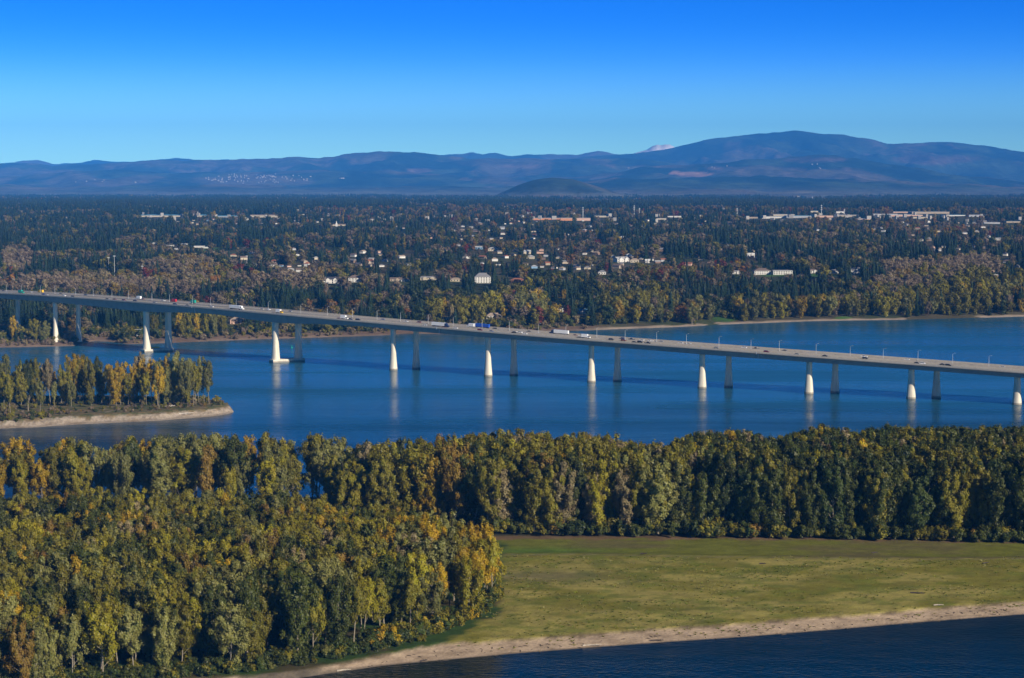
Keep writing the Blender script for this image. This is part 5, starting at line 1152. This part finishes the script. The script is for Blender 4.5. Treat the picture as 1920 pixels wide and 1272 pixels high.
p = at(53, 776, 4); m_ = MB().tube([(0, 0, -.5), (0, 0, 6)], [.5, .3], 7); tag(m_.obj('dead_trunk', M['bark'], loc=(p[0], p[1], izf(p[0], p[1]))), 'broken pale dead trunk standing at the left of the island bank', 'tree trunk', None, 53)
for x, y, colr, lab in ((547, 653, 'green', 'small green channel buoy beside the third pier pair'),):
    p = at(x, y, 0); e = link('buoy', None, loc=p); MB().tube([(0, 0, -.3), (0, 0, .9)], [1.1, 1.0], 10).obj('float', PM[colr], e); MB().tube([(0, 0, .9), (0, 0, 3.4)], [.45, .2], 6).obj('tower', PM[colr], e); tag(e, lab, 'buoy', None, x)
rgs = []
for _ in range(170):                       # drift debris along the top of the beach
    x = 600 + 1400 * rng.random(); y = lerp(x, FVEG) + rng.random() ** 3 * 16 + 1; p = at(x, y, 1.3); rgs.append(((p[0], p[1], float(near_ground(p[0], p[1])) + .12), 0, rng.random() * 6.28, (.5 + rng.random() * 1.6, .4 + .5 * rng.random(), .3 + .5 * rng.random()), (.1, .1, .1)))
deb = MB().tube([(-.6, 0, .1), (0, .1, .35), (.6, 0, .1)], [.2, .3, .12], 5).mesh('debris', mat('debris', (.09, .07, .05), .9))
scatter('beach_debris', [deb], [q[0] for q in rgs], [q[1] for q in rgs], [q[2] for q in rgs], [q[3] for q in rgs], [q[4] for q in rgs], 'dark drift debris strewn along the beach')

rgt = np.random.default_rng(5); tv = []; tfc = []
for k in range(14):
    a = rgt.random() * 6.28; r = .15 + .5 * rgt.random(); c = np.array([math.cos(a) * r, math.sin(a) * r, 0]); d = np.array([-math.sin(a), math.cos(a), 0]) * .14; b0 = len(tv)
    tv += [tuple(c * .5 - d), tuple(c * .5 + d), tuple(c * 1.5 + np.array([0, 0, .35 + .35 * rgt.random()]))]; tfc.append((b0, b0 + 1, b0 + 2))
tuft = new_mesh('tuft', tv, np.array(tfc), M['leaf'])
gx, gy = jgrid(-60, 420, 640, 930, 2.6, 1.0); x_, y_ = proj(gx, gy, 2.5)
ok = (x_ > 850) & (x_ < 2100) & (y_ < lerp(x_, FVEG) - 1) & (gy < YSW - 4) & (rng.random(len(gx)) < np.clip((fbm(gx / 18, gy / 12, 3) - .38) * 3.2, .02, .8))
gx, gy = gx[ok], gy[ok]; gz = near_ground(gx, gy) + .2 - sstep(0, 14, gy - YSW) * 1.3; ng_ = len(gx); u = rng.random(ng_); big_ = rng.random(ng_) < .03
pal = np.array([(.30, .27, .06), (.22, .23, .03), (.17, .21, .022), (.33, .30, .10)])
sc_g = (.5 + .7 * rng.random(ng_))[:, None] * np.where(big_, 1.5, 1.0)[:, None] * np.array([1.3, 1.3, .8])
scatter('field_grass', [tuft], np.stack([gx, gy, gz], 1), np.zeros(ng_), rng.random(ng_) * 6.28, sc_g, pal[rng.integers(0, 4, ng_)], 'tufts of green and straw coloured grass over the open field')

# ------------------------------------------------------------------ labels: tell repeats apart by their order
ONES = ['', 'first', 'second', 'third', 'fourth', 'fifth', 'sixth', 'seventh', 'eighth', 'ninth', 'tenth', 'eleventh', 'twelfth', 'thirteenth', 'fourteenth', 'fifteenth', 'sixteenth', 'seventeenth', 'eighteenth', 'nineteenth']
TENS = {2: ('twentieth', 'twenty'), 3: ('thirtieth', 'thirty'), 4: ('fortieth', 'forty'), 5: ('fiftieth', 'fifty'), 6: ('sixtieth', 'sixty'), 7: ('seventieth', 'seventy'), 8: ('eightieth', 'eighty'), 9: ('ninetieth', 'ninety')}
def ordw(n): return ONES[n] if n < 20 else TENS[n // 10][0] if n % 10 == 0 else TENS[n // 10][1] + '-' + ONES[n % 10]
byl = {}
for o, l, x in THINGS: byl.setdefault(l, []).append((x, o))
for l, L_ in byl.items():
    if len(L_) < 2: continue
    L_.sort(key=lambda q: q[0])
    for k, (x, o) in enumerate(L_): o['label'] = f'{l}, {ordw(k + 1)} from left'
print('trees: near stuff', NEARSTUFF, 'far', len(sel), 'conifer', nc, 'leafy', nb_, 'autumn', na_, 'houses', len(HPOS), 'mxlabels', max(len(v) for v in byl.values()), 'tris', sum(len(m.polygons) for m in bpy.data.meshes))
print('long:', [o['label'] for o, _, _ in THINGS if len(o['label'].split()) > 16])
print('max words', max(len(o['label'].split()) for o, _, _ in THINGS))
